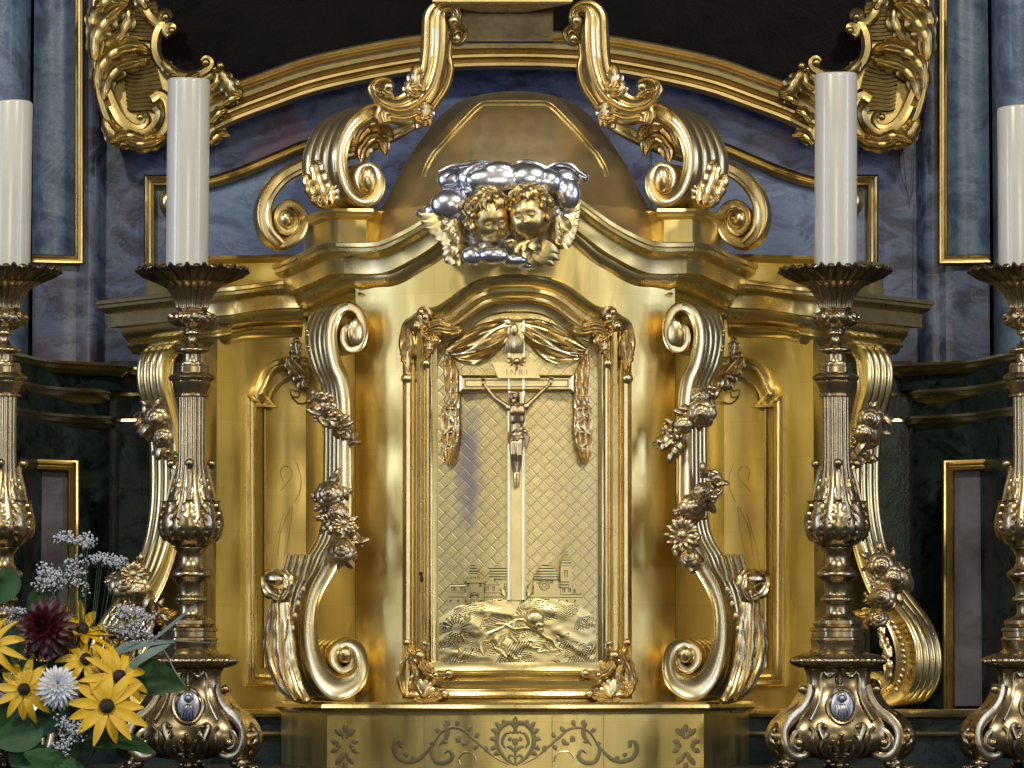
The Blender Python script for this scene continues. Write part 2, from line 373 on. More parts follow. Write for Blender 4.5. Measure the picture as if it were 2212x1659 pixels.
# serpentine panel moulding behind the tabernacle
lp = segs([(324,600),(324,391)],[(324,391),(366,391)],[(366,391),(400,398),(452,395),(520,374),(590,345),(655,318),(720,300),(800,270)])
PM2 = [(.014,0),(.014,.012),(.010,.017),(.005,.014),(.002,.010),(-.003,.012),(-.007,.019),(-.011,.017),(-.014,.010),(-.014,0)]
both('gilt_bead', G().sweep(P3(lp, .885), PM2), M_GFRAME, wall, XB)
both('pale_panel', G().prism([(326,640),(326,393),(366,393),(400,400),(452,397),(520,376),(590,347),(655,320),(720,302),(800,280),(800,640)], .893, .93), M_LBLUE, wall, XB)
# scribed arc and crack in the right panel
mk('crack', G().tube(P3(cat([(1955,500),(1950,560),(1966,640)] and [(1950,318),(1958,400),(1966,450)],6), .898), .0007, 4), M_BLACK, wall)
mk('crack', G().tube(P3(cat([(1975,440),(1972,520),(1971,640)],6), .898), .0008, 4), M_BLACK, wall)
mk('hanging_wire', G().tube(P3(cat([(1942,305),(1945,370),(1957,408),(1966,428),(1972,405),(1975,310)],6), .88), .0008, 5), M_BLACK, wall)
# small gilt knobs on the panel
both('gilt_knob', G().ell(P(362,435,.87), (.020,.03,.034), su=16, sv=10), M_GORN, wall, XB)

# predella: dark green lower wall with bowed ledges
pred = thing('altar_predella', (0, .8, .9), 'dark green marbled lower wall with bowed gilt ledges behind the candlesticks', 'altar base')
plan = cat([(-80,.30),(-10,.34),(40,.42),(90,.56),(140,.64),(210,.70),(236,.73)], 5)
plan2 = [(236,.73),(243,.80),(300,.80),(420,.80)]
def strip2(pl, m, py0, py1, name, Yoff=0):
    R = []
    for (px, Y) in pl:
        Y += Yoff; a = P(px, 1100, Y); z0, z1 = P(px, py1, Y).z, P(px, py0, Y).z
        R.append([Vector((a.x, a.y, z0)), Vector((a.x, a.y, z1)), Vector((a.x, a.y+.05, z1)), Vector((a.x, a.y+.05, z0))])
    return both(name, G().rings(R), m, pred, XB)
strip2(plan, M_GREEN, 785, 1700, 'marbled_wall'); strip2(plan2, M_GREEN, 780, 1700, 'marbled_wall')
def ledge(pts, prof, m=M_GFRAME, name='gilt_ledge'):
    return both(name, G().mould([P(*p) for p in pts], prof), m, pred, XB)
def bow(dpx, dY, pys, up=None):
    """ledge crest along the bowed plan; pys = crest pixel row at the two ends"""
    out = []; 
    z = P(220, pys, .70).z
    for (px, Y) in plan:
        q = P(px+dpx*max(0, (px-120)/110.0), 900, Y+dY); out.append(Vector((q.x, q.y, z)))
    return out
LG1 = [(-.06,.002),(0,0),(.002,-.006),(-.004,-.010),(-.006,-.017),(-.014,-.021),(-.022,-.028),(-.06,-.030)]
for dpx, dY, py, pr in ((40,-.04,787,LG1),(4,-.02,842,[(a*.8,b*1.15) for a,b in LG1]),(8,-.02,899,[(a*.7,b*1.0) for a,b in LG1])):
    pts = bow(dpx, dY, py); e = pts[-1]
    pts += [Vector((e.x+.002, e.y+.09, e.z)), Vector((e.x+.2, e.y+.09, e.z))]
    both('gilt_ledge', G().mould(pts, pr), M_GMOLD, pred, XB)
both('frieze', G().mould([p+Vector((0,.012,-.03)) for p in bow(22,-.02,787)], [(-.05,0),(0,0),(0,-.03),(-.05,-.03)]), M_GREEN, pred, XB)
# framed lilac panels
both('lilac_panel', G().prism([(60,1000),(160,1004),(160,1525),(60,1525)], .56, .60), M_LILAC, pred, XB)
both('gilt_bead', G().sweep(P3(segs([(160,1560),(160,1006)],[(160,1006),(50,1002)]), .55), PM2), M_GFRAME, pred, XB)
# step at the foot: gilt torus, dark marble riser, gilt fillet
zz = P(1800, 1532, .25).z
TOR = [(-.1,0),(-.008,0),(0,-.003),(.006,-.009),(.004,-.016),(-.004,-.019),(-.1,-.019)]
mk('gilt_ledge', G().mould([Vector((-1.3,.22,zz)), Vector((1.3,.22,zz))], TOR), M_GMOLD, pred)
mk('marble_riser', G().box((-1.3,.24,zz-.16), (1.3,.60,zz-.02)), M_GREEN, pred)
zf = P(1900, 1580, .22).z
mk('gilt_bead', G().mould([Vector((-1.3,.225,zf)), Vector((1.3,.225,zf))], [(-.03,0),(0,-.001),(.003,-.006),(0,-.011),(-.03,-.012)]), M_GMOLD, pred)
tt = P(1106, 1664, -.35).z
tab = mk('altar_table', G().box((-1.6,-1.0,tt-.04), (1.6,.9,tt)), M_TABLE); tag(tab, None, None, None, 'structure')

# ---------------------------------------------------------------- painting and its frame
pic = thing('altar_painting', (0, .86, 2.3), 'dark varnished painting in a carved gilt frame above the tabernacle', 'painting')
fl = [(440,258),(465,244),(507,225),(577,199),(665,168),(770,143),(900,120),(1000,112),(1104,110)]
fr = [(2208-x, y) for x, y in fl[::-1][1:]]
fpath = cat(fl+fr, 8)
FP = [(.045,0),(.045,.03),(.040,.036),(.034,.034),(.030,.026),(.026,.030),(.022,.040),(.016,.051),(.008,.055),(-.001,.053),(-.007,.045),(-.010,.036),(-.012,.038),(-.015,.048),(-.021,.048),(-.024,.034),(-.030,.028),(-.033,.034),(-.040,.034),(-.044,.024),(-.045,0)]
mk('frame_moulding', G().sweep(P3(fpath, .80), FP), M_GFMLD, pic)
cv = [(300,-70)]+[(300,60),(380,160),(440,215)]+[(x, y-10) for x, y in fl[1:]+fr[:-1]]+[(1768,215),(1828,160),(1908,60),(1908,-70)]
mk('canvas', G().prism(cv, .84, .88), M_CANV, pic)

def corner():
    parts = []
    def C(p): return K(1, p)
    def T(p, Y=.74, n=8): return P3(cat(C(p), n), Y)
    g = G().prism(C([(572,-60),(575,100),(590,250),(585,420),(605,600),(645,740),(690,865),(750,900),(880,915),(1000,890),(1040,860),(1340,870),(1390,800),(1400,660),(1480,570),(1380,450),(1300,400),(1240,450),(1130,480),(1010,400),(965,290),(960,200),(900,110),(870,-60)]), .785, .84)
    parts.append(('corner_plate', g, M_GFRAME))
    sc = G()
    r = lambda a, b: (lambda t: a+(b-a)*t)
    sc.tube(T(spiral(1025,100,8,34,1.2,-.9)[::1]+[(985,150),(930,115),(890,50),(868,-60)]), r(.010,.013), 10, 1, .12)
    sc.tube(T(spiral(1055,185,6,30,.6,-.8)+[(1000,160),(965,230),(962,320),(1000,400),(1080,450),(1160,470),(1240,450),(1290,415),(1300,385),(1275,365),(1255,385)]), lambda t: .011+.004*math.sin(math.pi*t), 12, 1, .14)
    for (x, y, q) in ((1022,103,28),(1062,187,24),(1270,385,30),(1362,405,28),(1325,425,16),(865,722,26)):
        sc.ell(P(*C([(x,y)])[0], .72), q*.35e-3, su=12, sv=8)
    sc.tube(T([(865,720),(890,700),(915,740),(880,790),(810,780),(745,720),(700,640),(670,570),(650,545)], .74), r(.007,.014), 12, 1, .16)
    sc.tube(T([(940,620),(990,595),(1030,640),(1035,740),(985,830),(880,870),(770,845),(690,770),(640,660),(608,520),(596,350),(588,250)], .745), lambda t: .019-.010*t, 14, 1, .16)
    sc.tube(T([(960,660),(985,700),(960,770),(890,825),(800,810),(730,750),(680,660)], .735), lambda t: .012, 12, 1, .16)
    parts.append(('frame_scroll', sc, M_GFRAME))
    sh = G()
    for i in range(10):
        y = 15+i*24; sh.tube(T([(965+10*math.sin(i),y+8),(890,y+4),(820,y-2),(765,y-14)], .772), .0065, 6)
    for i in range(12):
        y = 395+i*25; x1 = 950+i*7; sh.tube(T([(x1,y-30+i*3),(900,y-4),(830,y+4),(765+i*2,y-10)], .772), .0065, 6)
    parts.append(('shell_fluting', sh, M_GFRAME))
    lf = G()
    def L(pts, w, lobes=5, Y=.745, **kw): lf.leaf(T(pts, Y, 7), w, lobes=lobes, bulge=.5, thick=.3, **kw)
    L([(600,560),(620,430),(700,330),(820,290),(930,320)], .030, 5)
    L([(640,620),(670,500),(740,420),(850,385),(920,370)], .024, 4, .735)
    L([(590,380),(590,250),(640,150),(720,70),(800,20)], .030, 5, .74)
    L([(585,250),(575,150),(590,80),(640,40)], .022, 4)
    L([(720,260),(760,200),(790,120),(780,30),(800,-40)], .020, 4, .75)
    L([(600,90),(640,20),(700,-40),(720,-90)], .026, 4, .75)
    L([(860,-70),(870,0),(910,60)], .018, 3, .73)
    L([(770,860),(850,890),(950,880),(1030,845)], .022, 4, .73)
    L([(900,870),(820,840),(740,850),(680,885)], .022, 4, .73)
    L([(640,730),(690,820),(760,870),(860,880)], .024, 5, .735)
    L([(1420,840),(1360,830),(1310,870),(1290,895)], .016, 3, .74)
    L([(1280,560),(1340,500),(1340,440)], .020, 3, .74)
    L([(1360,430),(1400,500),(1440,560),(1500,580)], .024, 4, .735)
    L([(1380,650),(1430,610),(1500,590)], .018, 3, .735)
    L([(1300,760),(1350,700),(1400,680)], .018, 3, .735)
    L([(1100,470),(1040,420),(1000,370)], .016, 3, .725)
    L([(1130,490),(1180,480),(1230,450)], .014, 2, .725)
    parts.append(('acanthus_leaves', lf, M_GFRAME))
    return parts
for name, g, m in corner():
    both(name, g, m, pic, XB)
# ================================================================ TABERNACLE
tb = thing('tabernacle', (X0, 0, P(1113,1659,-.1).z), 'golden baroque tabernacle with arched cornice, scroll consoles and domed top', 'tabernacle')
def bulge(px, Y0=-.03, amt=.115, h=345.0):
    t = (px-1113)/h; return Y0-amt*max(0, 1-t*t)
# ---- central wall: bowed sheet between the pilasters
g = G(); R = []
topy = cat([(760,600),(790,600),(860,590),(900,565),(960,510),(1020,470),(1113,450)], 6)
topx = [p[0] for p in topy]; topv = [p[1] for p in topy]
def crest(px):
    px = min(px, 2226-px); return float(np.interp(px, topx, topv))
for i in range(61):
    px = 768+(2226-2*768)*i/60; Y = bulge(px); R.append([P(px, crest(px)+(1522-crest(px))*j/24, Y) for j in range(25)])
g.rings(R, closed_sec=False)
mk('front_wall', g, M_GOLD, tb)
# pilaster boards beside the wall (thin seam between)
both('pilaster_board', G().add([P(767,600,.0),P(767,1520,.0),P(700,1520,.13),P(700,600,.13),P(640,1520,.42),P(640,600,.42)], [(0,1,2,3),(3,2,4,5)]), M_GOLD, tb)
both('wall_return', G().add([P(768,560,-.02),P(768,1522,-.02),P(767,1522,.06),P(767,560,.06)], [(0,1,2,3)]), M_GOLD, tb)
both('board_seam', G().tube([P(767.5,655,-.003), P(768,1516,-.003)], .0011, 5), M_BLACK, tb)
# ---- wings
def wing(py0, py1, pts, name, m=M_GOLD, off=0):
    R = []
    for (px, Y) in pts:
        a = P(px, 1000, Y+off); R.append([Vector((a.x, a.y, P(px,py1,Y).z)), Vector((a.x, a.y, P(px,py0,Y).z))])
    return both(name, G().rings(R, closed_sec=False, caps=False), m, tb)
wplan = cat([(468,.225),(500,.248),(540,.272),(580,.295),(620,.31),(680,.32)], 5)
wing(690, 1536, wplan, 'wing_wall')
wing(690, 1536, [(440,.30),(456,.25),(468,.225)], 'wing_edge')
wing(690, 1536, [(350,.42),(440,.30)], 'wing_edge')
# wing foot moulding
both('wing_foot', G().mould([P(330,1531,.40)]+[P(px,1531,Y-.015) for px,Y in [(440,.28)]+list(wplan[::4])], [(-.05,0),(0,0),(.006,-.005),(.008,-.012),(-.05,-.014)]), M_GMOLD, tb)
# wing panel frames
pf = [(.011,0),(.011,.008),(.007,.013),(.002,.012),(0,.006),(-.003,.006),(-.006,.014),(-.010,.012),(-.011,0)]
M_PATW = gold('faint_engraving', (.62,.52,.24), (.52,.42,.18), .44, .50, 20, (1,1,1), .01, 120)
def wy(px): return float(np.interp(px, [p[0] for p in wplan], [p[1] for p in wplan]))-.004
wf = segs([(720,1467),(640,1470),(545,1469)],[(545,1469),(544,1200),(543,866)],[(543,866),(572,868)],[(572,868),(560,852),(568,832),(580,806),(600,790),(640,784),(700,786)], n=6)
both('panel_frame', G().sweep([P(p[0], p[1], wy(p[0])) for p in wf], [(a*1.25, b*1.3) for a, b in pf]), M_GMOLD, tb)
wf2 = segs([(720,1440),(571,1440)],[(571,1440),(571,884)],[(571,884),(586,880),(592,850),(612,826),(650,812),(700,812)], n=6)
both('panel_frame', G().sweep([P(p[0], p[1], wy(p[0])) for p in wf2], [(.004,0),(.003,.005),(0,.007),(-.003,.005),(-.004,0)]), M_GMOLD, tb)

for mir in (0, 1):
    eg = G()
    for pts in ([(612,1040),(606,1020),(614,1008),(628,1012),(630,1030),(618,1046),(606,1060)], [(640,1000),(650,1030),(648,1060),(636,1085)], [(600,1200),(606,1150),(622,1110),(632,1095),(628,1130),(622,1170),(612,1205)], [(585,1230),(592,1180),(604,1140),(612,1110)]):
        eg.tube([P(p[0], p[1], wy(p[0])+.003) for p in cat(pts, 6)], .0008, 5)
    mk('engraved_curl', eg.mirrored() if mir else eg, M_PATW, tb)
# ---- cornices
CP = [(-.14,.0),(-.002,0),(0,-.002),(0,-.010),(-.004,-.013),(-.005,-.020),(-.012,-.027),(-.022,-.033),(-.024,-.039),(-.024,-.066),(-.050,-.068),(-.051,-.076),(-.058,-.088),(-.070,-.098),(-.079,-.102),(-.072,-.104),(-.069,-.109),(-.072,-.114),(-.079,-.117),(-.082,-.123),(-.090,-.130),(-.14,-.131)]
cl = segs([(640,572,.40),(588,571,.20)],[(588,571,.20),(612,562,.13),(650,545,.06),(686,528,-.02),(712,523,-.07)],[(712,523,-.07),(726,522,-.10)],[(726,522,-.10),(784,523,-.115)],[(784,523,-.115),(820,519,-.135),(860,502,-.155),(900,480,-.17),(940,452,-.185),(980,424,-.195),(1030,402,-.20),(1113,392,-.205)], n=6)
R3 = [P(*p) for p in cl]
full = R3+[Vector((2*X0-p.x, p.y, p.z)) for p in R3[::-1][1:]]
mk('arched_cornice', G().mould(full, CP), M_GMOLD, tb, angle=30)
# wing cornice
WP = [(a*.95, b*.92) for a, b in CP]
wl = segs([(330,655,.62),(207,650,.40)],[(207,650,.40),(330,636,.27),(400,628,.19),(451,622,.155),(507,617,.15),(550,611,.17),(600,603,.20),(660,600,.21)], n=6)
wlp = [P(*p) for p in wl]; zc = P(451,622,.155).z
wlp = [Vector((p.x, p.y, zc+(p.z-zc)*.9)) for p in wlp]
both('wing_cornice', G().mould(wlp, WP), M_GMOLD, tb, angle=30)
# attic over the wings
al = [P(330,575,.62), P(305,569,.44), P(400,560,.30), P(453,553,.20), P(520,551,.26), P(600,549,.30), P(680,549,.30)]
AT = [(-.2,0),(0,0),(.002,-.008),(-.006,-.014),(-.012,-.018),(-.012,-.09),(-.2,-.09)]
both('wing_attic', G().mould(al, AT), M_GOLD, tb, angle=30)
# attic behind the arched cornice: blocks and drum
bl = [(640,472,.30),(664,464,.12),(700,453,.0),(722,450,-.02),(806,451,-.03),(830,452,.10)]
BP = [(-.1,0),(0,0),(.001,-.006),(-.006,-.010),(-.008,-.016),(-.018,-.022),(-.018,-.11),(-.1,-.11)]
both('attic_block', G().mould([P(*p) for p in bl], BP), M_GOLD, tb, angle=30)
dr = cat([(780,455,.04),(860,455,.0),(920,440,-.04),(980,400,-.08),(1050,375,-.09),(1113,368,-.10)], 5)
R3 = [P(*p) for p in dr]; full = R3+[Vector((2*X0-p.x, p.y, p.z)) for p in R3[::-1][1:]]
mk('attic_drum', G().mould(full, [(-.1,.0),(0,0),(0,-.16),(-.1,-.16)]), M_GOLD, tb)
# ---- dome
zb = P(1113,470,.1).z; zt = P(1113,193,.1).z; H = zt-zb; Rd = .305
prof = []
DH = [0,.07,.16,.27,.36,.45,.55,.65,.73,.80,.85,.89,.925,.95,.97,.985,.995,1]
DR = [1.05,1.0,.95,.898,.852,.80,.742,.678,.62,.56,.508,.455,.395,.335,.27,.195,.11,.004]
def dome_r(h): return Rd*float(np.interp(h, DH, DR))
for p in cat(list(zip(DH, DR)), 3): prof.append((max(.004, Rd*float(p[1])), zb+H*min(1, float(p[0]))))
def oct_(th, r, z):
    a = (th+math.pi/8+math.pi/2) % (math.pi/4)-math.pi/8
    k = math.cos(math.pi/8)/math.cos(a); f = .45
    return r*(1-f+f*k)*1.02, z
mk('dome', G().lathe([(.325, zb-.06)]+prof, (X0, .16), 96, oct_), M_GDOME, tb, angle=80)
dl = K(2, [(1040,1090),(1060,1030),(1110,950),(1200,850),(1290,750),(1370,672),(1420,648),(1500,645),(1600,643)])
dl = cat(dl, 5); full2 = dl+[np.array([2226-p[0], p[1]]) for p in dl[::-1][1:]]
def dome_pt(px, py, lift=0):
    d = ray(px, py); lo, hi = 8.0, 8.8
    def inside(t):
        p = CAM+d*t; r = math.hypot(p.x-X0, p.y-.16); h = (p.z-zb)/H
        if h <= 0: h = 0
        if h >= 1: return False
        th = math.atan2(p.y-.16, p.x-X0); rr, _ = oct_(th, dome_r(h)+lift, 0); return r < rr
    t = lo
    while t < hi and not inside(t): t += .004
    for _ in range(8):
        t -= .0005
        if not inside(t): break
    return CAM+d*t
for k, dw in ((0, .0022), (1, .0014)):
    pts = []
    for p in full2:
        q = (1113+(p[0]-1113)*(1+.035*k), 450+(p[1]-450)*(1+.035*k) if k else p[1]); pts.append(dome_pt(q[0], q[1], .0))
    pts = [p+Vector((0,-.001,0)) for p in pts]
    mk('engraved_line', G().tube(pts, dw, 6), M_GMOLD, tb)

# ---- base
bp = segs([(600,1522,.20),(700,1519,-.13)],[(700,1519,-.13),(795,1519,-.15)],[(795,1519,-.15),(850,1523,-.172),(930,1527,-.195),(1020,1530,-.215),(1113,1531,-.22)], n=6)
zb0 = P(795,1519,-.15).z
R3 = [P(p[0], p[1], p[2]) for p in bp]; R3 = [Vector((p.x, p.y, zb0)) for p in R3]
full = R3+[Vector((2*X0-p.x, p.y, p.z)) for p in R3[::-1][1:]]
mk('base_moulding', G().mould(full, [(-.2,.002),(.0,.002),(.006,-.003),(.008,-.010),(.004,-.015),(-.003,-.018),(-.004,-.023),(-.2,-.023)]), M_GMOLD, tb, angle=30)
mk('base', G().mould(full, [(-.2,-.021),(-.008,-.021),(-.008,-.16),(-.2,-.16)]), M_GOLD, tb, angle=12)
def base_pt(px, py, out=.0015):
    """point on the bowed base front"""
    best = None
    d = ray(px, py)
    for i in range(len(full)-1):
        a, b = full[i], full[i+1]
        # intersect in plan
        ex, ey = b.x-a.x, b.y-a.y; den = d.x*ey-d.y*ex
        if abs(den) < 1e-9: continue
        t = ((a.x-CAM.x)*ey-(a.y-CAM.y)*ex)/den; s = ((a.x-CAM.x)*d.y-(a.y-CAM.y)*d.x)/den
        if -.02 <= s <= 1.02 and t > 0:
            if best is None or t < best: best = t
    t = best if best else D/d.y
    return CAM+d*(t+.0 + .008 - out)
for px in (916, 1113+80, 1304):
    mk('plate_seam', G().tube([base_pt(px,1546), base_pt(px,1700)], .0005, 4), M_ENG, tb)
def inlay(strokes, mir=True):
    """flat engraved strokes: (points in px, half width px, taper)"""
    out = []
    for (pts, w) in strokes:
        c = cat(pts, 6); n = len(c); g = G(); R = []
        for i, p in enumerate(c):
            t = i/(n-1); a = c[max(0,i-1)]; b = c[min(n-1,i+1)]; dx, dy = b[0]-a[0], b[1]-a[1]; l = math.hypot(dx, dy) or 1
            ww = w*(math.sin(math.pi*(.08+.9*t))**.7)
            R.append([base_pt(p[0]-dy/l*ww, p[1]+dx/l*ww), base_pt(p[0], p[1], .0022), base_pt(p[0]+dy/l*ww, p[1]-dx/l*ww)])
        g.rings(R, closed_sec=False, caps=False); out.append(g)
    a = G()
    for g in out: a.join(g)
    mk('engraved_scroll', a, M_ENG, tb)
    if mir: mk('engraved_scroll', a.mirrored(), M_ENG, tb)
S = []
def k8(p): return K(8, p)
S += [(k8([(900,1490),(860,1500),(850,1550),(880,1600),(950,1620),(1010,1600),(1060,1550),(1100,1500)]), 5), (k8([(900,1490),(890,1520),(905,1530)]), 4),
      (k8([(1090,1500),(1080,1560),(1110,1620),(1170,1625),(1210,1590),(1190,1550),(1160,1570)]), 5),
      (k8([(1100,1500),(1140,1440),(1200,1410),(1270,1420),(1330,1470),(1400,1530),(1470,1590),(1560,1640)]), 3.2),
      (k8([(1160,1380),(1180,1420),(1170,1470),(1130,1520)]), 5)]
for (x, y, dx, dy) in ((1130,1440,-30,-20),(1150,1480,30,20),(1180,1400,-10,-40),(1230,1400,10,-40),(1250,1460,10,40),(1290,1430,30,-30),(1310,1480,-10,40),(1350,1470,20,-35),(1370,1520,-20,30),(1240,1500,-5,-35),(1270,1500,25,10),(1100,1520,-30,-15),(960,1610,10,-30),(930,1590,-20,-20)):
    S.append((k8([(x,y),(x+dx*.5-dy*.15,y+dy*.5+dx*.15),(x+dx,y+dy)]), 5))
S += [(k8([(1600,1640),(1540,1600),(1490,1520),(1490,1450),(1520,1400),(1570,1380),(1600,1410),(1590,1440),(1565,1430)]), 5.5),
      (k8([(1600,1640),(1600,1560),(1600,1500)]), 3), (k8([(1540,1540),(1520,1500),(1540,1450),(1575,1440)]), 3.5), (k8([(1600,1560),(1570,1530),(1545,1525)]), 4),
      (k8([(1600,1520),(1590,1490),(1600,1475)]), 4), (k8([(1600,1400),(1590,1370),(1600,1340)]), 3), (k8([(1600,1590),(1570,1580),(1560,1600),(1580,1620)]), 3)]
for (x, y, dx, dy) in ((1490,1450,-40,-30),(1500,1420,-25,-45),(1485,1490,-45,-10),(1490,1530,-40,20),(1510,1570,-45,10),(1530,1400,-10,-40),(1560,1470,20,10),(1420,1560,-10,-40)):
    S.append((k8([(x,y),(x+dx*.5-dy*.15,y+dy*.5+dx*.15),(x+dx,y+dy)]), 5.5))
inlay(S)
S = []
for (x, y, dx, dy, w) in ((548,1440,0,-55,6),(548,1620,0,60,6),(530,1460,-45,-45,6),(566,1460,45,-45,6),(510,1500,-50,-10,6),(586,1500,45,-10,6),(505,1540,-45,20,6),(590,1540,40,20,6),(530,1590,-40,50,6),(566,1590,40,45,6),(520,1520,-30,0,7),(575,1520,30,0,7),(540,1480,-20,-70,4),(556,1480,20,-70,4),(540,1560,-20,60,5),(556,1560,20,60,5)):
    S.append((k8([(x,y),(x+dx*.5,y+dy*.5),(x+dx,y+dy)]), w))
inlay(S)
mk('engraved_crescent', G().tube([base_pt(*p) for p in cat(k8([(1260,1640),(1250,1600),(1280,1565),(1320,1565),(1350,1590),(1355,1630)]),6)], .0016, 6), M_GMOLD, tb)
mk('engraved_crescent', G().tube([base_pt(*p) for p in cat(k8([(1840,1620),(1850,1580),(1880,1560),(1930,1560),(1960,1590),(1955,1625)]),6)], .0016, 6), M_GMOLD, tb)

# ================================================================ scroll consoles
def console_sect(w, d, ridges=3, rim=.16, dep=.010, inner=2):
    """closed section: a across the stroke, b toward the viewer's side; d = thickness of the console"""
    w = max(w, .002); r = min(rim*w+.002, w*.5); dep = min(dep, w*.5); rd = min(.006, w*.4)
    s = [(-w, -rd*.8), (-w+rd*.3, -rd*.2), (-w+r*.5, 0), (-w+r, -rd*.3), (-w+r*1.2, -rd), (-w*.5, -rd-w*.10), (0, -rd-w*.14), (w*.5, -rd-w*.10), (w-r*1.2, -rd), (w-r, -rd*.3), (w-r*.5, 0), (w-rd*.3, -rd*.2), (w, -rd*.8)]
    for j in range(ridges):
        b0 = -(rd*1.5+(d-rd*2)*j/ridges); b1 = -(rd*1.5+(d-rd*2)*(j+1)/ridges)
        for q in (0, .12, .3, .5, .7, .88, 1):
            s.append((w-dep*(1-math.sin(math.pi*q)**.6) if 0 < q < 1 else w-dep, b0+(b1-b0)*q))
    s += [(w-dep, -d), (-w+dep, -d)]
    for j in range(inner):
        b0 = -(d-(d-rd*2)*j/inner); b1 = -(d-(d-rd*2)*(j+1)/inner)
        for q in (0.02, .3, .5, .7, 1):
            s.append((-w+dep*.6*(1-math.sin(math.pi*q)**.7), b0+(b1-b0)*q))
    return s
def console(path, widths, O, ang, d, ridges=3, **kw):
    """path: px points of the side face's centre line; widths in px at the same points; ang: how far the side face turns from the viewer"""
    n = Vector((math.sin(ang), -math.cos(ang), 0))
    c = cat([(p[0], p[1], w) for p, w in zip(path, widths)], 7)
    pts = [RP(p[0], p[1], O, n) for p in c]; ws = [max(.5, p[2])*1e-3 for p in c]; m = len(ws)-1
    g = G().sweep(pts, lambda t: console_sect(float(np.interp(t*m, range(m+1), ws)), d if not callable(d) else d(t), ridges, **kw), n)
    return g, n
def tr(c, pts):
    """(x, y, halfwidth) in crop c -> px path + widths"""
    k = K(c, pts); return [(p[0], p[1]) for p in k], [p[2]*.35 for p in k]
def pair(name, parts, parent=None, x0=None):
    out = []
    for mir in (0, 1):
        base = None
        for (n_, g, m) in parts:
            gg = g.mirrored(x0) if mir else g
            if base is None: base = mk(n_, gg, m, parent or tb); out.append(base)
            else: mk(n_, gg, m, base)
    return out
def tilt(n): return Vector(n).normalized()
def disc(c, n, rx, rz, th=.006):
    n = tilt(n); x = Vector((0,0,1)).cross(n).normalized(); z = n.cross(x); M = Matrix((x, n, z)).transposed()
    return G().ell(c, (rx, th, rz), M, 20, 8)
# ---- main console, lower S-scroll beside the door
low, lw = tr(8, [(550,975,8),(532,955,11),(552,935,13),(588,957,16),(590,1020,20),(535,1052,24),(485,1000,28),(493,925,32),(565,888,36),(632,925,42),(655,1030,50),(612,1125,68),(505,1162,84),(408,1090,72),(352,945,54),(336,800,48),(347,660,46),(382,545,50),(440,440,52)])
up = [(722,1200),(742,1160),(749,1110),(750,1000),(749,900),(747,855),(740,818),(726,785),(717,742),(718,706),(730,676),(752,662),(776,674),(787,712),(778,747),(757,754),(744,737),(745,712),(757,702),(766,712)]
uw = [20,20,19,18,17,17,17,16,15,14,13,12,11,11,10,9,8,7,5,3]
O1 = P(790, 1400, -.095); A1 = math.radians(24)
g, n1 = console(low+up, lw+uw, O1, A1, lambda t: float(np.interp(t, [0,.35,.48,.55,.66,.76,1], [.145,.145,.13,.11,.105,.15,.155])), 4)
eye = disc(RP(768, 718, O1, n1)+n1*.003, n1, .019, .030, .007); eye2 = disc(RP(*K(8,[(548,958)])[0], O1, n1)+n1*.003, n1, .016, .018, .014)
def RPl(c, pts, O, n, lift=0, k=6): return [RP(p[0], p[1], O, n)+n*lift for p in cat(K(c, pts), k)]
lf = G()
nl = tilt((-.55, -.84, 0)); Ol = P(*K(8,[(250,900)])[0], -.15)
def LL(pts, w, lobes=5, lift=0, n=nl, O=Ol, c=8, tgt=None, **kw):
    (tgt or lf).leaf(RPl(c, pts, O, n, lift), w, n, lobes=lobes, bulge=.5, thick=.3, na=8, stri=9, **kw)
LL([(330,1250),(220,1150),(150,1000),(130,850),(140,700),(150,590)], .030, 7, .012, lob=.12)
LL([(300,1240),(240,1100),(215,950),(205,800),(200,640),(190,560)], .026, 6, .022, lob=.10)
LL([(350,1250),(290,1150),(250,1020),(240,880),(250,740)], .018, 5, .024, lob=.15)
LL([(200,1180),(130,1050),(105,900),(112,800)], .016, 5, .004, lob=.2)
# ridge of the outer band seen between leaf and side face
lf.tube(RPl(8, [(360,1250),(290,1180),(240,1060),(220,900),(215,760),(205,640),(190,590)], Ol, nl, .02), .008, 8)
bead = G()
for i in range(11):
    t = i/10; p = cat([(290,1150),(262,980),(258,800),(300,620),(325,560)], 10); q = p[int(t*(len(p)-1))]
    bead.ell(RP(*K(8,[tuple(q)])[0], Ol, nl)+nl*.02, (.006,.006,.010), su=8, sv=6)
ball = G().ell(RP(*K(8,[(175,485)])[0], Ol, nl)+nl*.03, (.026,.026,.018), None, 16, 10, lambda d: 1+.10*math.cos(6*math.atan2(d.x, d.z)))
ball.leaf(RPl(8, [(250,620),(180,600),(120,560),(100,480),(140,440)], Ol, nl, .025), .018, nl, 3, .5, .3)
ball.leaf(RPl(8, [(200,640),(250,560),(240,480),(190,445)], Ol, nl, .03), .016, nl, 3, .5, .3)
# upper shoulder where the two S pieces meet: fluted cushion
sh = G()
for i in range(4):
    x = 250+i*34; sh.tube(RPl(8, [(x,345),(x-12,390),(x-28,440),(x-40,500)], Ol, nl, .02-.004*i), .0065, 8)
nails = G()
for q in ((1910,545),(1915,570),(1920,640),(1925,665)):
    nails.ell(RP(*K(4,[q])[0], Ol, nl)+nl*.01, .0035, su=8, sv=6)
pair('scroll_console', [('scroll_console', g, M_GSCR), ('volute_eye', eye, M_GORN), ('volute_eye', eye2, M_GORN), ('acanthus_leaf', lf, M_GORN), ('bead_row', bead, M_GORN), ('curled_leaf_tip', ball, M_GORN), ('fluted_shoulder', sh, M_GSCR), ('nail_heads', nails, M_GORN)])
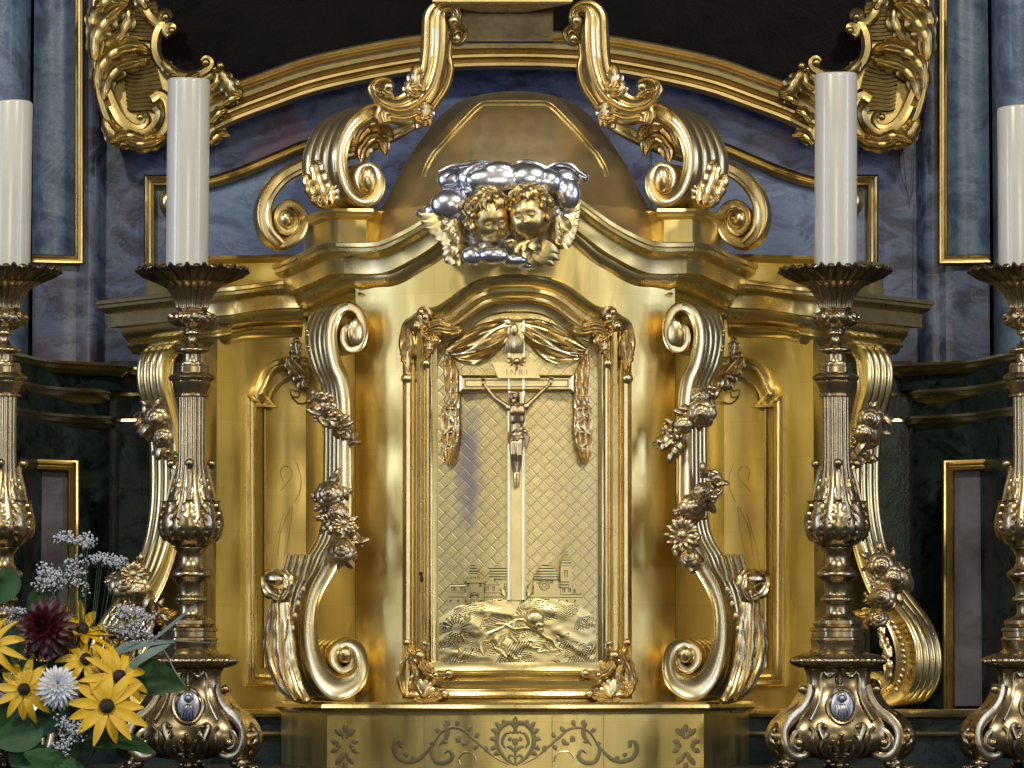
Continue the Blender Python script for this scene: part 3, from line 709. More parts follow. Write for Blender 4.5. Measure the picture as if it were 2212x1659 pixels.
# ---- outer consoles on the wings
dpts = [(1868,1478),(1858,1488),(1850,1476),(1862,1458),(1884,1466),(1890,1490),(1875,1512),(1896,1508),(1924,1488),(1938,1450),(1938,1404),(1922,1355),(1892,1306),(1860,1253),(1838,1194),(1826,1140),(1820,1078),(1820,1000),(1824,930),(1834,880),(1844,840),(1846,800),(1838,765),(1812,750),(1790,765),(1790,790),(1805,798)]
dwid = [3,5,6,8,9,10,14,20,28,32,32,28,22,17,15,14,13,12,13,14,16,18,17,12,10,7,4]
O2 = P(338, 1300, .30); A2 = math.radians(44)
g, n2 = console([(2208-x, y) for x, y in dpts], dwid, O2, A2, .10, 4, dep=.012)
bd = G()
for i in range(12):
    p = cat([(1912,1345),(1932,1390),(1936,1440),(1920,1490)], 12); q = p[int(i/11*(len(p)-1))]
    bd.ell(RP(2208-q[0], q[1], O2, n2)+n2*.004, (.006,.006,.008), su=8, sv=6)
lf = G(); 
for pts in ([(1890,1330),(1870,1325),(1850,1328),(1835,1320)], [(1900,1370),(1888,1340),(1885,1310),(1900,1290)], [(1915,1420),(1900,1390),(1890,1360)], [(1905,1480),(1908,1440),(1900,1410)], [(1880,1330),(1860,1345),(1850,1360)]):
    lf.leaf([RP(2208-p[0], p[1], O2, n2)+n2*.012 for p in cat(pts, 6)], .015, n2, 3, .6, .3)
pair('wing_console', [('scroll_console', g, M_GSCR), ('bead_row', bd, M_GORN), ('acanthus_leaf', lf, M_GORN)])
# ---- crown volutes beside the dome
ap, aw = tr(2, [(700,1105,10),(684,1120,14),(668,1100,16),(680,1065,18),(715,1058,20),(742,1095,22),(740,1150,26),(708,1190,30),(660,1190,34),(640,1205,38)] [0:1]+[(690,1085,14),(715,1075,18),(735,1110,22),(712,1160,26),(665,1165,28),(632,1110,28),(645,1050,28),(700,1025,28),(755,1060,32),(772,1140,36),(735,1220,40),(660,1235,42),(580,1170,44),(535,1050,44),(536,915,44),(590,785,46),(685,700,46),(780,668,42),(860,680,34)])
O3 = P(800, 420, -.02); A3 = math.radians(33)
g, n3 = console(ap, aw, O3, A3, .16, 4, dep=.018, inner=3)
eye = disc(RP(*K(2,[(695,1105)])[0], O3, n3)+n3*.003, n3, .018, .030, .012)
lf = G(); nv = tilt((-.45,-.89,.1)); Ov = P(*K(2,[(420,1150)])[0], -.11)
def LV(pts, w, lobes=4, lift=.0, c=2, **kw): lf.leaf([RP(p[0], p[1], Ov, nv)+nv*lift for p in cat(K(c, pts), 6)], w, nv, lobes=lobes, bulge=.6, thick=.3, **kw)
LV([(470,1280),(440,1200),(410,1120),(390,1040),(410,1000)], .022, 5, .012)
LV([(400,1280),(365,1200),(335,1130),(320,1080)], .018, 4, .008)
LV([(500,1270),(500,1200),(490,1150)], .014, 3, .014)
LV([(440,1285),(400,1250),(370,1210)], .014, 3, .016)
inl = G()
inl.leaf([P(*p, .03) for p in cat(K(2,[(600,900),(650,800),(740,760),(800,800),(850,860)]), 6)], .020, (0,-1,0), 3, .5, .3)
inl.leaf([P(*p, .05) for p in cat(K(2,[(650,1000),(660,930),(720,860),(780,880),(800,960)]), 6)], .022, (0,-1,0), 3, .5, .3)
pair('crown_volute', [('crown_volute', g, M_GSCR), ('volute_eye', eye, M_GORN), ('acanthus_leaf', lf, M_GORN), ('inner_leaf', inl, M_GORN)])
cp, cw = tr(2, [(195,1352,8),(178,1340,10),(195,1308,14),(235,1328,18),(238,1395,20),(190,1428,24),(143,1390,27),(140,1312,29),(195,1262,31),(265,1280,33),(298,1360,35),(262,1455,36),(170,1500,34),(75,1440,36),(42,1320,38),(78,1190,42),(170,1085,46),(300,1015,46),(450,965,46),(620,920,45),(780,860,42),(900,805,38),(1010,745,34)])
g, n4 = console(cp, cw, P(620, 470, .16), math.radians(12), .07, 3, rim=.3)
rib = G().tube([RP(p[0], p[1], P(620,470,.16), n4)+n4*.004 for p in cat(K(2,[(165,1500),(95,1420),(75,1320),(105,1210),(190,1110),(310,1045),(450,990),(620,945),(790,880),(900,825)]), 6)], .007, 8)
eye = disc(RP(*K(2,[(190,1350)])[0], P(620,470,.16), n4)+n4*.0, n4, .020, .022, .022)
pair('rear_volute', [('rear_volute', g, M_GSCR), ('volute_rib', rib, M_GSCR), ('volute_eye', eye, M_GSCR)], x0=P(1107,470,.16).x)
# ---- ribbed S-scrolls that carry the upper platform
def ribbon(w, th=.02, nr=4, dep=.006):
    s = []
    for j in range(nr):
        for q in (0, .2, .5, .8):
            a = -1+2*(j+q)/nr; s.append((a*w, dep*math.sin(math.pi*q)**.7+th*.9*(1-a*a)**.6))
    s.append((w, 0)); s += [(w*.9, -th), (-w*.9, -th)]
    return s
def ribbed(c, pts, Y, th=.022, nr=4, B=(0,-1,0), dep=.006):
    k = cat([(p[0], p[1], p[2], (p[3] if len(p) > 3 else 0)) for p in K(c, pts)], 7)
    W_ = [max(2, p[2]*.35)*1e-3 for p in k]; P_ = [P(p[0], p[1], Y+p[3]) for p in k]; m = len(k)-1
    return G().sweep(P_, lambda t: ribbon(float(np.interp(t*m, range(m+1), W_)), th, nr, dep), B)
s1 = ribbed(2, [(815,545,16),(835,520,20),(805,500,24),(755,510,30),(725,545,36),(745,590,42),(810,640,58),(890,655,74),(970,620,86),(1040,550,86),(1082,440,84),(1100,320,86),(1105,200,86),(1108,110,80),(1140,58,62),(1195,50,44),(1235,80,34),(1240,125,28),(1215,150,22),(1200,125,16)], -.04)
s2 = ribbed(2, [(1215,245,12),(1235,265,18),(1270,250,24),(1285,210,28),(1255,180,30),(1215,200,30),(1190,260,30),(1180,350,30),(1190,430,34),(1165,530,36),(1110,620,34),(1060,690,34),(1020,740,30),(1000,770,24),(1020,775,18)], .02, .016, 3)
s3 = ribbed(2, [(800,760,46),(790,710,60),(830,690,76),(920,700,76),(1010,680,60),(1060,690,40),(1090,710,20)], -.03, .02, 4)
lf = G()
def LS(pts, w, lobes=3, Y=-.07, **kw): lf.leaf([P(*p, Y) for p in cat(K(2, pts), 6)], w, (0,-1,0), lobes=lobes, bulge=.6, thick=.3, **kw)
LS([(1040,560),(1000,520),(985,460),(1000,400)], .020, 3)
LS([(1010,590),(960,570),(940,530),(950,500)], .014, 3)
LS([(1040,620),(1050,680),(1030,740)], .020, 3, -.08)
LS([(1090,720),(1040,740),(980,730)], .018, 3, -.08)
LS([(850,600),(790,560),(740,560)], .016, 2, -.07)
knobs = [G().ell(P(*K(2,[q[:2]])[0], q[2]), q[3], su=14, sv=10) for q in ((1222,125,-.06,.011),(1235,235,-.0,.012),(818,535,-.07,.012))]
stub = G().tube([P(*p, -.04) for p in K(2,[(1005,740),(1010,790)])], .011, 10)
pair('support_scroll', [('support_scroll', s1, M_GSCR), ('rear_ribbon', s2, M_GSCR), ('joint_scroll', s3, M_GSCR), ('acanthus_leaf', lf, M_GORN), ('drop_stub', stub, M_GORN)]+[('volute_knob', k_, M_GORN) for k_ in knobs])
# platform carried by the scrolls (only its underside is in view)
zp = P(1100, 8, -.1).z
mk('upper_platform', G().mould([P(938,8,.3), P(938,8,-.10), P(1233,8,-.10), P(1233,8,.3)], [(-.1,.12),(0,.12),(0,.014),(.004,.010),(.004,.004),(0,0),(-.1,-.002)]), M_GMOLD, tb)
mk('platform_block', G().box((P(985,8,.0).x, .02, zp-.062), (P(1195,8,0).x, .05, zp+.03)), M_BDARK, tb)  # matt gold in shade; its shade is put in by the dark brass colour

# ---- garlands of gilt flowers on the consoles
def rose(c, r, B, seed=0):
    rnd = random.Random(seed); g = G(); B = tilt(B); x = Vector((0,0,1)).cross(B).normalized(); z = B.cross(x)
    for ring, (k, rr, hh, s) in enumerate(((6, .72, .15, .42), (5, .45, .38, .34), (3, .2, .55, .26))):
        for i in range(k):
            a = 2*math.pi*(i+.5*ring)/k+rnd.random()*.3; d = x*math.cos(a)+z*math.sin(a); tn = B.cross(d)
            M = Matrix((tn, (d*.5+B*.85).normalized(), (d*.85-B*.5).normalized())).transposed()
            g.ell(Vector(c)+d*rr*r+B*hh*r, (s*r*1.15, s*r*.35, s*r), M, 8, 6)
    g.ell(Vector(c)+B*r*.6, r*.2, su=8, sv=5); return g
def daisy(c, r, B, k=12):
    g = G(); B = tilt(B); x = Vector((0,0,1)).cross(B).normalized(); z = B.cross(x)
    for ring in (0, 1):
        for i in range(k):
            a = 2*math.pi*(i+.5*ring)/k; d = x*math.cos(a)+z*math.sin(a); tn = B.cross(d); e = (d+B*(.15+.35*ring)).normalized(); u = e.cross(tn)
            g.ell(Vector(c)+e*r*(.68-.14*ring)+B*r*.08*ring, (r*.15, r*.10, r*.36), Matrix((tn, u, e)).transposed(), 7, 5)
    Mx = Matrix((x, B, z)).transposed(); g.ell(Vector(c)+B*r*.25, (r*.32, r*.2, r*.32), Mx, 12, 7); return g
def bud(c, r, B, ax):
    g = G(); B = tilt(B); ax = Vector(ax).normalized(); y = B-ax*B.dot(ax); y.normalize(); x = y.cross(ax)
    g.ell(c, (r*.6, r*.6, r*1.1), Matrix((x, y, ax)).transposed(), 9, 7, lambda d: 1+.12*math.cos(5*math.atan2(d.y, d.x))); return g
def garland(cpath, Y0, Y1, r, seed, parent, special=()):
    rnd = random.Random(seed); pts = cat(cpath, 6); n = len(pts)
    base = G(); B = (0,-1,0)
    L = sum(math.hypot(pts[i+1][0]-pts[i][0], pts[i+1][1]-pts[i][1]) for i in range(n-1))
    cnt = int(L/5.5)
    for i in range(cnt):
        t = i/(cnt-1); p = pts[int(t*(n-1))]; Y = Y0+(Y1-Y0)*t; ww = r*(.45+.55*math.sin(math.pi*(t*.8+.15)))
        for s in (-1, 1):
            off = rnd.uniform(.1, 1.0)*s; q = P(p[0]+off*ww*1.25, p[1]+rnd.uniform(-7, 7), Y-rnd.uniform(0, .022))
            a = rnd.uniform(0, 6.28); d = Vector((math.cos(a), 0, math.sin(a)))
            kind = rnd.random()
            if kind < .45:
                e = [q, q+d*.010+Vector((0,-.006,0)), q+d*.022+Vector((0,-.008,0)), q+d*.034]
                base.leaf([Vector(v) for v in cat([tuple(v) for v in e], 3)], .009, B, 3, .5, .3, na=2)
            elif kind < .75: base.join(bud(q, rnd.uniform(.008,.013), B, d))
            else:
                for j in range(4): base.ell(q+Vector((rnd.uniform(-.008,.008), rnd.uniform(-.008,.004), rnd.uniform(-.008,.008))), .0065, su=8, sv=6)
    o = mk('flower_garland', base, M_GDARK, parent)
    for (kind, x, y, rr, Y) in special:
        c = P(x, y, Y); rr *= 1.12; f = rose(c, rr, (rnd.uniform(-.3,.3), -1, rnd.uniform(-.2,.4)), seed+int(x)) if kind == 'rose' else (daisy(c, rr, (.15,-1,.15)) if kind == 'daisy' else bud(c, rr, B, (rnd.uniform(-1,1),0,-1)))
        mk({'rose':'rose','daisy':'daisy','bud':'flower_bud'}[kind], f, M_GDARK, o)
    return o
# left console: upper and lower clusters
garland([(690,850),(695,880),(712,905),(735,925),(758,950)], -.15, -.13, 17, 3, tb, [('rose',704,876,.021,-.15),('rose',726,905,.019,-.15),('bud',748,932,.016,-.14),('bud',762,948,.012,-.14),('bud',690,858,.013,-.14)])
garland([(722,1045),(705,1075),(715,1110),(740,1140),(752,1175),(745,1205)], -.13, -.14, 22, 4, tb, [('rose',711,1068,.027,-.16),('rose',738,1188,.025,-.19),('bud',752,1215,.014,-.18),('daisy',742,1130,.022,-.17),('bud',722,1040,.014,-.15),('rose',727,1108,.018,-.17)])
# right console
garland([(1535,845),(1520,875),(1500,895),(1470,915),(1450,945),(1445,965)], -.10, -.12, 19, 5, tb, [('rose',1516,893,.027,-.15),('bud',1447,955,.016,-.14),('rose',1476,918,.017,-.15),('rose',1512,855,.018,-.14),('bud',1450,985,.012,-.13)])
garland([(1535,1025),(1525,1060),(1505,1090),(1480,1130),(1480,1180),(1490,1215)], -.13, -.14, 22, 6, tb, [('rose',1498,1096,.027,-.17),('daisy',1473,1156,.034,-.19),('bud',1540,1030,.014,-.14),('rose',1520,1062,.018,-.16),('rose',1490,1205,.019,-.18),('bud',1535,1095,.013,-.15),('bud',1500,1225,.012,-.17)])
# wing consoles
garland([(330,880),(325,905),(340,935),(350,965),(368,990)], .17, .20, 22, 7, tb, [('rose',338,905,.026,.13),('bud',318,925,.018,.14),('rose',352,945,.021,.13),('bud',346,975,.016,.14),('bud',370,1000,.013,.15)])
garland([(1880,885),(1885,910),(1870,945),(1855,975),(1845,1000)], .17, .20, 22, 8, tb, [('rose',1878,905,.024,.13),('bud',1890,935,.018,.14),('rose',1868,935,.021,.13),('bud',1862,965,.017,.14),('bud',1850,990,.013,.15)])
garland([(290,1225),(270,1250),(275,1285),(300,1310),(340,1325)], .14, .12, 27, 9, tb, [('rose',268,1262,.028,.09),('rose',300,1275,.026,.09),('daisy',288,1240,.024,.09),('bud',320,1300,.016,.08)])
garland([(1905,1205),(1930,1235),(1930,1265),(1905,1290),(1895,1330)], .14, .12, 26, 10, tb, [('rose',1903,1222,.026,.09),('rose',1928,1248,.026,.09),('rose',1905,1290,.026,.08),('bud',1960,1255,.018,.09),('daisy',1895,1260,.020,.09),('rose',1897,1335,.02,.08)])
# dark leafy sprays above the wing panels, with engraved curls
for mir in (0, 1):
    h = G()
    def HL(pts, w, lobes=4, Y=.25): h.leaf([P(*p, Y) for p in cat(K(4, pts), 6)], w, (0,-1,0), lobes=lobes, bulge=.6, thick=.3)
    HL([(1900,820),(1850,770),(1810,720),(1790,670)], .018); HL([(1880,820),(1830,800),(1790,750),(1780,700)], .014)
    HL([(1840,700),(1830,640),(1830,580)], .014, 3); HL([(1890,800),(1870,870),(1900,900)], .014, 3); HL([(1860,780),(1840,830),(1870,850)], .012, 3)
    for q in ((1860,825,14),(1820,700,12),(1880,880,10),(1835,600,11)): h.ell(P(*K(4,[q[:2]])[0], .235), q[2]*.5e-3, su=10, sv=7)
    o = mk('leaf_spray', h.mirrored() if mir else h, M_GDARK, tb)
    e = G()
    for pts in ([(1740,860),(1780,830),(1830,840),(1850,880),(1830,910),(1800,900)], [(1800,950),(1850,990),(1910,970),(1925,920),(1905,880)], [(1790,900),(1800,940),(1840,950),(1850,920)]):
        e.tube([P(*p, wy(K(4,[pts[0]])[0][0])-.002) for p in cat(K(4, pts), 6)], .0018, 6)
    mk('engraved_curl', e.mirrored() if mir else e, M_ENG, tb)
# ================================================================ DOOR with relief
def cap_(g, p, q, r1, r2, seg=10):
    p, q = Vector(p), Vector(q); g.tube([p, p.lerp(q,.5), q], [r1, (r1+r2)/2, r2], seg); g.ell(p, r1, su=seg, sv=8); g.ell(q, r2, su=seg, sv=8)
def yd(px): return bulge(px)-.004
DM = 1117.0
def k5(p): return K(5, p)
dfh = segs([(DM,1476),(980,1476),(904,1475)],[(904,1475),(904.3,1100),(904.5,722)],[(904.5,722),(914,708),(926,702),(942,698),(966,689),(994,669),(1021,649),(1048,636),(1083,629.5),(DM,628)], n=6)
dfull = dfh+[np.array([2*DM-p[0], p[1]]) for p in dfh[::-1][1:-1]]
dpts_ = [P(p[0], p[1], yd(p[0])) for p in dfull]
DP = [(.034,-.01),(.034,.016),(.031,.025),(.025,.030),(.018,.027),(.014,.016),(.011,.015),(.008,.022),(.003,.029),(-.004,.030),(-.010,.025),(-.013,.017),(-.016,.018),(-.018,.027),(-.022,.029),(-.025,.023),(-.027,.013),(-.031,.011),(-.044,.010),(-.047,.004),(-.047,-.01)]
# relief plate
q_ = P(1012, 1000, yd(1012)); bluish_mark(M_DOOR, (q_.x, q_.y, q_.z), (.030, .5, .165), (.30,.25,.34))
q_ = P(1016, 890, yd(1012))
def field(x0, x1, y0, y1, st, hf, yoff=0, mask=None, thr=1.0):
    nx = int((x1-x0)/st)+1; ny = int((y1-y0)/st)+1
    X = np.linspace(x0, x1, nx)[None, :].repeat(ny, 0); Y = np.linspace(y0, y1, ny)[:, None].repeat(nx, 1)
    Hh = hf(X, Y)
    g = G(); g.dark = []; vid = -np.ones((ny, nx), int); v = []
    M = np.ones((ny, nx), bool) if mask is None else mask(X, Y, Hh)
    yb = np.array([yd(x) for x in X[0]])
    for j in range(ny):
        for i in range(nx):
            if M[j, i]:
                vid[j, i] = len(v); v.append(P(X[j, i], Y[j, i], float(yb[i]-Hh[j, i]+yoff)))
    f = []
    for j in range(ny-1):
        for i in range(nx-1):
            hq = (Hh[j,i], Hh[j+1,i], Hh[j,i+1], Hh[j+1,i+1])
            q = (vid[j,i], vid[j+1,i], vid[j+1,i+1], vid[j,i+1])
            if min(q) >= 0: f.append(q); g.dark.append(1 if (max(hq)-min(hq) > thr) else 0)
    g.v = v; g.f = f; return g
M_PAT = gold('engraving_patina', (.20,.155,.08), (.13,.10,.05), .40, .50, 20, (1,1,1), .01, 120)
M_PATL = gold('lattice_line', (.46,.37,.19), (.36,.28,.14), .38, .48, 20, (1,1,1), .01, 120)
def patina(o, g): o.data.materials.append(M_PAT); o.data.polygons.foreach_set('material_index', g.dark)
def lattice(X, Y):
    s = 19.6; U = (X*.98+Y)/s/1.0*.7071; V = (X*.98-Y)/s*.7071
    fu = U-np.floor(U); fv = V-np.floor(V); par = (np.floor(U)+np.floor(V)) % 2
    ed = np.minimum(np.minimum(fu, 1-fu), np.minimum(fv, 1-fv))
    gr = np.clip(ed/.045, 0, 1)
    h = .0005*gr + .00022*np.where(par > 0, (fu-.5), (fv-.5))*gr
    h += .00018*np.where(par > 0, np.sin(fu*2*np.pi*5), np.sin(fv*2*np.pi*5))*gr
    return h
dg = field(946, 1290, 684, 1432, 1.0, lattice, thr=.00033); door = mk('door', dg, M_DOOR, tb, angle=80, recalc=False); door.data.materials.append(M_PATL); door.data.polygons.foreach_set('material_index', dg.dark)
mk('door_frame', G().sweep(dpts_, DP, closed=True), M_GMOLD, door, angle=42)
# corner carvings
def cor(mir):
    g = G()
    def Q(p, lift=.034): return P(p[0], p[1], yd(p[0])-lift)
    def LL2(c, pts, w, lobes=3, lift=.032, **kw): g.leaf([Q(p, lift) for p in cat(K(c, pts), 6)], w, (0,-1,0), lobes=lobes, bulge=.7, thick=.5, **kw)
    def sp(c, x, y, r, lift=.034): g.ell(Q(K(c, [(x,y)])[0], lift), r*.36e-3, su=14, sv=9)
    # top
    g.tube([Q(p, .03) for p in cat(K(5, [(520,530),(545,510),(540,480),(505,475),(460,500),(440,560),(430,620),(440,680)]), 6)], lambda t: .008+.002*math.sin(3*t), 10, 1, .15)
    sp(5, 515, 512, 30); sp(5, 570, 455, 26); sp(5, 545, 425, 22); sp(5, 455, 835, 34); sp(5, 575, 742, 30); sp(5, 590, 650, 18)
    g.tube([Q(p, .032) for p in cat(K(5, [(570,460),(595,440),(585,410),(550,410),(535,440),(560,480),(600,500)]), 6)], .007, 8)
    LL2(5, [(560,560),(640,530),(720,540),(800,525)], .016, 4); LL2(5, [(580,510),(660,490),(740,520)], .011, 3)
    LL2(5, [(470,540),(480,620),(465,720),(470,800)], .014, 5); LL2(5, [(450,600),(440,690),(450,770)], .010, 4, .036)
    LL2(5, [(590,560),(600,640),(580,710)], .013, 4); LL2(5, [(620,560),(640,600),(600,680)], .009, 3); LL2(5, [(540,540),(590,580),(640,610)], .012, 3)
    # bottom
    sp(8, 930, 885, 26); sp(8, 1040, 890, 20); sp(8, 1010, 965, 36); sp(8, 985, 1000, 22); sp(8, 1190, 1075, 26); sp(8, 1165, 1200, 26); sp(8, 1110, 1085, 20)
    for i in range(5):
        a = -2.4+i*.55; g.tube([Q(p, .036) for p in K(8, [(1030,1210),(1030+45*math.cos(a),1190+50*math.sin(a)),(1030+75*math.cos(a),1185+75*math.sin(a))])], [.006,.008,.005], 8)
    LL2(8, [(940,1220),(905,1140),(925,1040),(960,960),(935,900)], .016, 5); LL2(8, [(960,1000),(990,1080),(960,1160),(920,1220)], .014, 4)
    LL2(8, [(1010,980),(1050,1050),(1120,1090),(1190,1080)], .014, 4); LL2(8, [(1060,1220),(1110,1200),(1170,1195)], .012, 3); LL2(8, [(1020,940),(1045,910),(1040,880)], .010, 2); LL2(8, [(970,1230),(1030,1245),(1100,1235),(1160,1215)], .010, 4)
    if mir:
        x0 = P(DM, 1000, -.15).x; g = g.mirrored(x0)
    return g
for m_ in (0, 1): mk('corner_carving', cor(m_), M_GORN, door)
for (y0, y1) in ((812,987),(1232,1425)):
    h = G(); X = 1367; zz0, zz1 = P(X,y1,-.06).z, P(X,y0,-.06).z; c = P(X,900,-.075); r = .0045; L = zz1-zz0
    prof = [(.001,zz0),(.004,zz0+.006),(.0015,zz0+.012),(.006,zz0+.018),(.002,zz0+.026),(.005,zz0+.034),(r,zz0+.040),(r,zz0+L*.5-.001),(r*.7,zz0+L*.5),(r,zz0+L*.5+.001),(r,zz1-.040),(.005,zz1-.034),(.002,zz1-.026),(.006,zz1-.018),(.0015,zz1-.012),(.004,zz1-.006),(.001,zz1)]
    mk('hinge', h.lathe(prof, (c.x, c.y), 12), M_GORN, door)
kh = G().ell(P(909,1239,yd(909)-.0285), (.0042,.0015,.0042), su=12, sv=6).ell(P(911,1250,yd(910)-.0285), (.003,.0015,.008), su=10, sv=6)
mk('keyhole', kh, M_BLACK, door)
# city and hill in relief
def city(X, Y):
    x = (X-553)/.35; y = (Y-1078.4)/.35; h = np.zeros_like(x)
    def rect(a, b, c, d, k):
        nonlocal h; h = np.where((x >= a) & (x <= b) & (y >= c) & (y <= d), np.maximum(h, k), h)
    def tri(ax, ay, b0, b1, by, k):
        nonlocal h; t = np.clip((y-ay)/(by-ay), 0, 1); h = np.where((y >= ay) & (y <= by) & (x >= ax+(b0-ax)*t) & (x <= ax+(b1-ax)*t), np.maximum(h, k), h)
    def circ(cx, cy, r, k):
        nonlocal h; h = np.where((x-cx)**2+(y-cy)**2 <= r*r, np.maximum(h, k), h)
    def cut(cond, k):
        nonlocal h; h = np.where(cond, np.minimum(h, k), h)
    rect(1185,1560,585,720,3.0); rect(1690,2015,592,720,3.0)
    rect(1180,1560,578,602,4.2); rect(1690,2020,585,606,4.2)
    rect(1195,1290,525,580,3.2); tri(1240,505,1180,1300,530,4.0)
    rect(1415,1562,500,580,3.4); rect(1440,1562,420,492,4.0); tri(1450,480,1410,1500,530,4.4)
    rect(1292,1408,490,650,5.0); rect(1278,1416,482,516,6.4); rect(1318,1374,455,484,5.2); tri(1340,378,1308,1382,456,6.0); circ(1340,385,9,5)
    cut((y > 480) & (y < 492) & (x > 1278) & (x < 1416) & (((x/24) % 1) < .45), 4.0)
    circ(1790,392,20,5.5); 
    h = np.where(((x-1790)/80)**2+((y-500)/95)**2 <= 1, np.where(y <= 500, np.maximum(h, 6.5*np.sqrt(np.clip(1-((x-1790)/86)**2, 0, 1))+1), h), h)
    rect(1712,1868,498,592,4.2); rect(1880,1950,405,590,5.4); tri(1913,290,1876,1954,410,6.4); rect(1908,1918,252,300,4); rect(1895,1940,258,268,4)
    rect(1868,2002,520,592,4.0); tri(1965,515,1930,2010,585,4.6); 
    rin = (x-1780)**2+(y-530)**2; cut((rin < 30**2) & (rin > 22**2), 5.4); h = np.where((rin < 32**2) & (rin > 24**2), 5.6, h); h = np.where(rin < 12**2, 2.2, h)
    cut(((x-1348)**2+(y-612)**2 < 24**2) | ((abs(x-1348) < 24) & (y > 612) & (y < 650)), 2.2)
    cut((abs(x-1348) < 30) & (((x-1348)**2+(y-612)**2 < 34**2)) & (((x-1348)**2+(y-612)**2 > 28**2)) & (y < 612), 4.2)
    for (a, c) in ((1310,530),(1385,530),(1540,530),(1430,552),(1466,552),(1900,560),(1935,560),(1965,565),(1740,510),(1825,510),(1230,555),(1212,555),(1270,555)): cut((abs(x-a) < 6) & (abs(y-c) < 11), 1.6)
    cut((abs(x-1913) < 8) & (y > 440) & (y < 480), 3.0)
    for a in range(1200, 2010, 48): cut((abs(x-a) < 4) & (abs(y-628) < 6), 1.4)
    roof = ((x > 1440) & (x < 1562) & (y > 420) & (y < 492)) | ((y < 500) & (x > 1708) & (x < 1872) & (y > 405)) | ((x > 1876) & (x < 1954) & (y > 300) & (y < 405)) | ((x > 1308) & (x < 1382) & (y > 395) & (y < 452)) | ((x > 1180) & (x < 1300) & (y > 505) & (y < 528)) | ((x > 1868) & (x < 1930) & (y > 500) & (y < 560))
    h = np.where(roof & (h > 0) & (((y/17) % 1) < .28), h-1.3, h)
    # hill
    top = np.interp(x, [1120,1170,1230,1330,1450,1560,1700,1850,1950,2040,2100,2160],[740,705,668,640,622,612,610,622,640,680,740,790])
    d = y-top; hl = 4.5+2.5*np.clip(d/60, 0, 1)
    def G2(cx, cy, sx, sy, a, rot=0):
        c, s = math.cos(rot), math.sin(rot); u = (x-cx)*c+(y-cy)*s; v = -(x-cx)*s+(y-cy)*c; return a*np.exp(-(u/sx)**2-(v/sy)**2)
    hl = hl+G2(1300,760,110,40,3)+G2(1480,700,130,22,2.5,.12)+G2(1800,690,140,26,2.2,.25)+G2(1240,850,70,60,2)+G2(1360,810,42,34,5)+G2(1360,810,26,20,-3)+G2(1500,880,90,20,2.5,.5)+G2(1950,860,150,30,2.5,.55)+G2(1700,900,60,30,2)+G2(1300,960,130,18,2,.15)+G2(2000,940,90,20,3,.6)+G2(1560,960,40,14,2.4,.8)
    hl = hl+.25*np.sin(x/21+np.sin(y/29)*2)+.2*np.sin(y/9+np.sin(x/37)*2)*np.clip((y-720)/60, 0, 1)
    ray_ = ((np.arctan2(y-800, x-1240)*9/math.pi) % 1 < .3) & ((x-1240)**2+(y-800)**2 < 90**2) & ((x-1240)**2+(y-800)**2 > 30**2); hl = np.where(ray_, hl-1.5, hl)
    cn = d/11+1.3*np.sin(x/70)+.8*np.sin(x/31+y/40); hl = np.where(((cn % 1) < .14) & (np.sin(x/47+y/23)+np.sin(y/31-x/90) > .1), hl-1.1, hl)
    hl = np.where((((x*.8+y*.5)/13 % 1) < .18) & (y > 880) & (np.sin(x/60)+np.sin(y/25+x/40) > .5), hl-1.0, hl)
    h = np.where(d > 0, np.maximum(3.4+(hl-5)*.62, 0), h)
    return h*1e-3
cy = field(948, 1287, 1160, 1431, 1.0, lambda X, Y: city(X, Y)*1.8, -.0010, lambda X, Y, Hh: Hh > 0.0001, thr=.0007)
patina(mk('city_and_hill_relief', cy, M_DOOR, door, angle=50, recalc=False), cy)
def D8(pts, lift): return [P(p[0], p[1], yd(p[0])-lift) for p in cat(K(8, pts), 6)]
sk = G(); c = P(*K(8,[(1722,735)])[0], yd(1155)-.016)
sk.ell(c, (.0195,.014,.019), su=20, sv=12); sk.ell(c+Vector((.010,-.006,-.014)), (.011,.010,.009), su=14, sv=8); sk.ell(c+Vector((.012,-.004,-.024)), (.008,.007,.006), su=12, sv=8)
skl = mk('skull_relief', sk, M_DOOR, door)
hs = G(); hs.ell(c+Vector((-.001,-.0125,-.005)), (.0045,.003,.0045), su=10, sv=6); hs.ell(c+Vector((.014,-.0115,-.006)), (.0042,.003,.0042), su=10, sv=6); hs.ell(c+Vector((.008,-.0150,-.014)), (.0018,.002,.003), su=8, sv=6)
mk('eye_socket', hs, M_ENG, skl)
rt = G()
for pts, w, l in (([(1480,770),(1540,775),(1600,800),(1680,795),(1760,830)], .0045, .012), ([(1590,790),(1600,750),(1650,745),(1690,790)], .004, .013), ([(1680,870),(1720,880),(1700,910),(1760,920),(1740,940),(1800,935)], .0035, .012), ([(1750,820),(1790,850),(1830,870),(1850,910),(1890,930)], .006, .012), ([(1780,890),(1820,930),(1870,925),(1880,950),(1850,965)], .0035, .012), ([(1430,830),(1500,800),(1560,770),(1620,740)], .004, .012)):
    rt.tube(D8(pts, l), lambda t, w=w: w*(1-.5*t), 8)
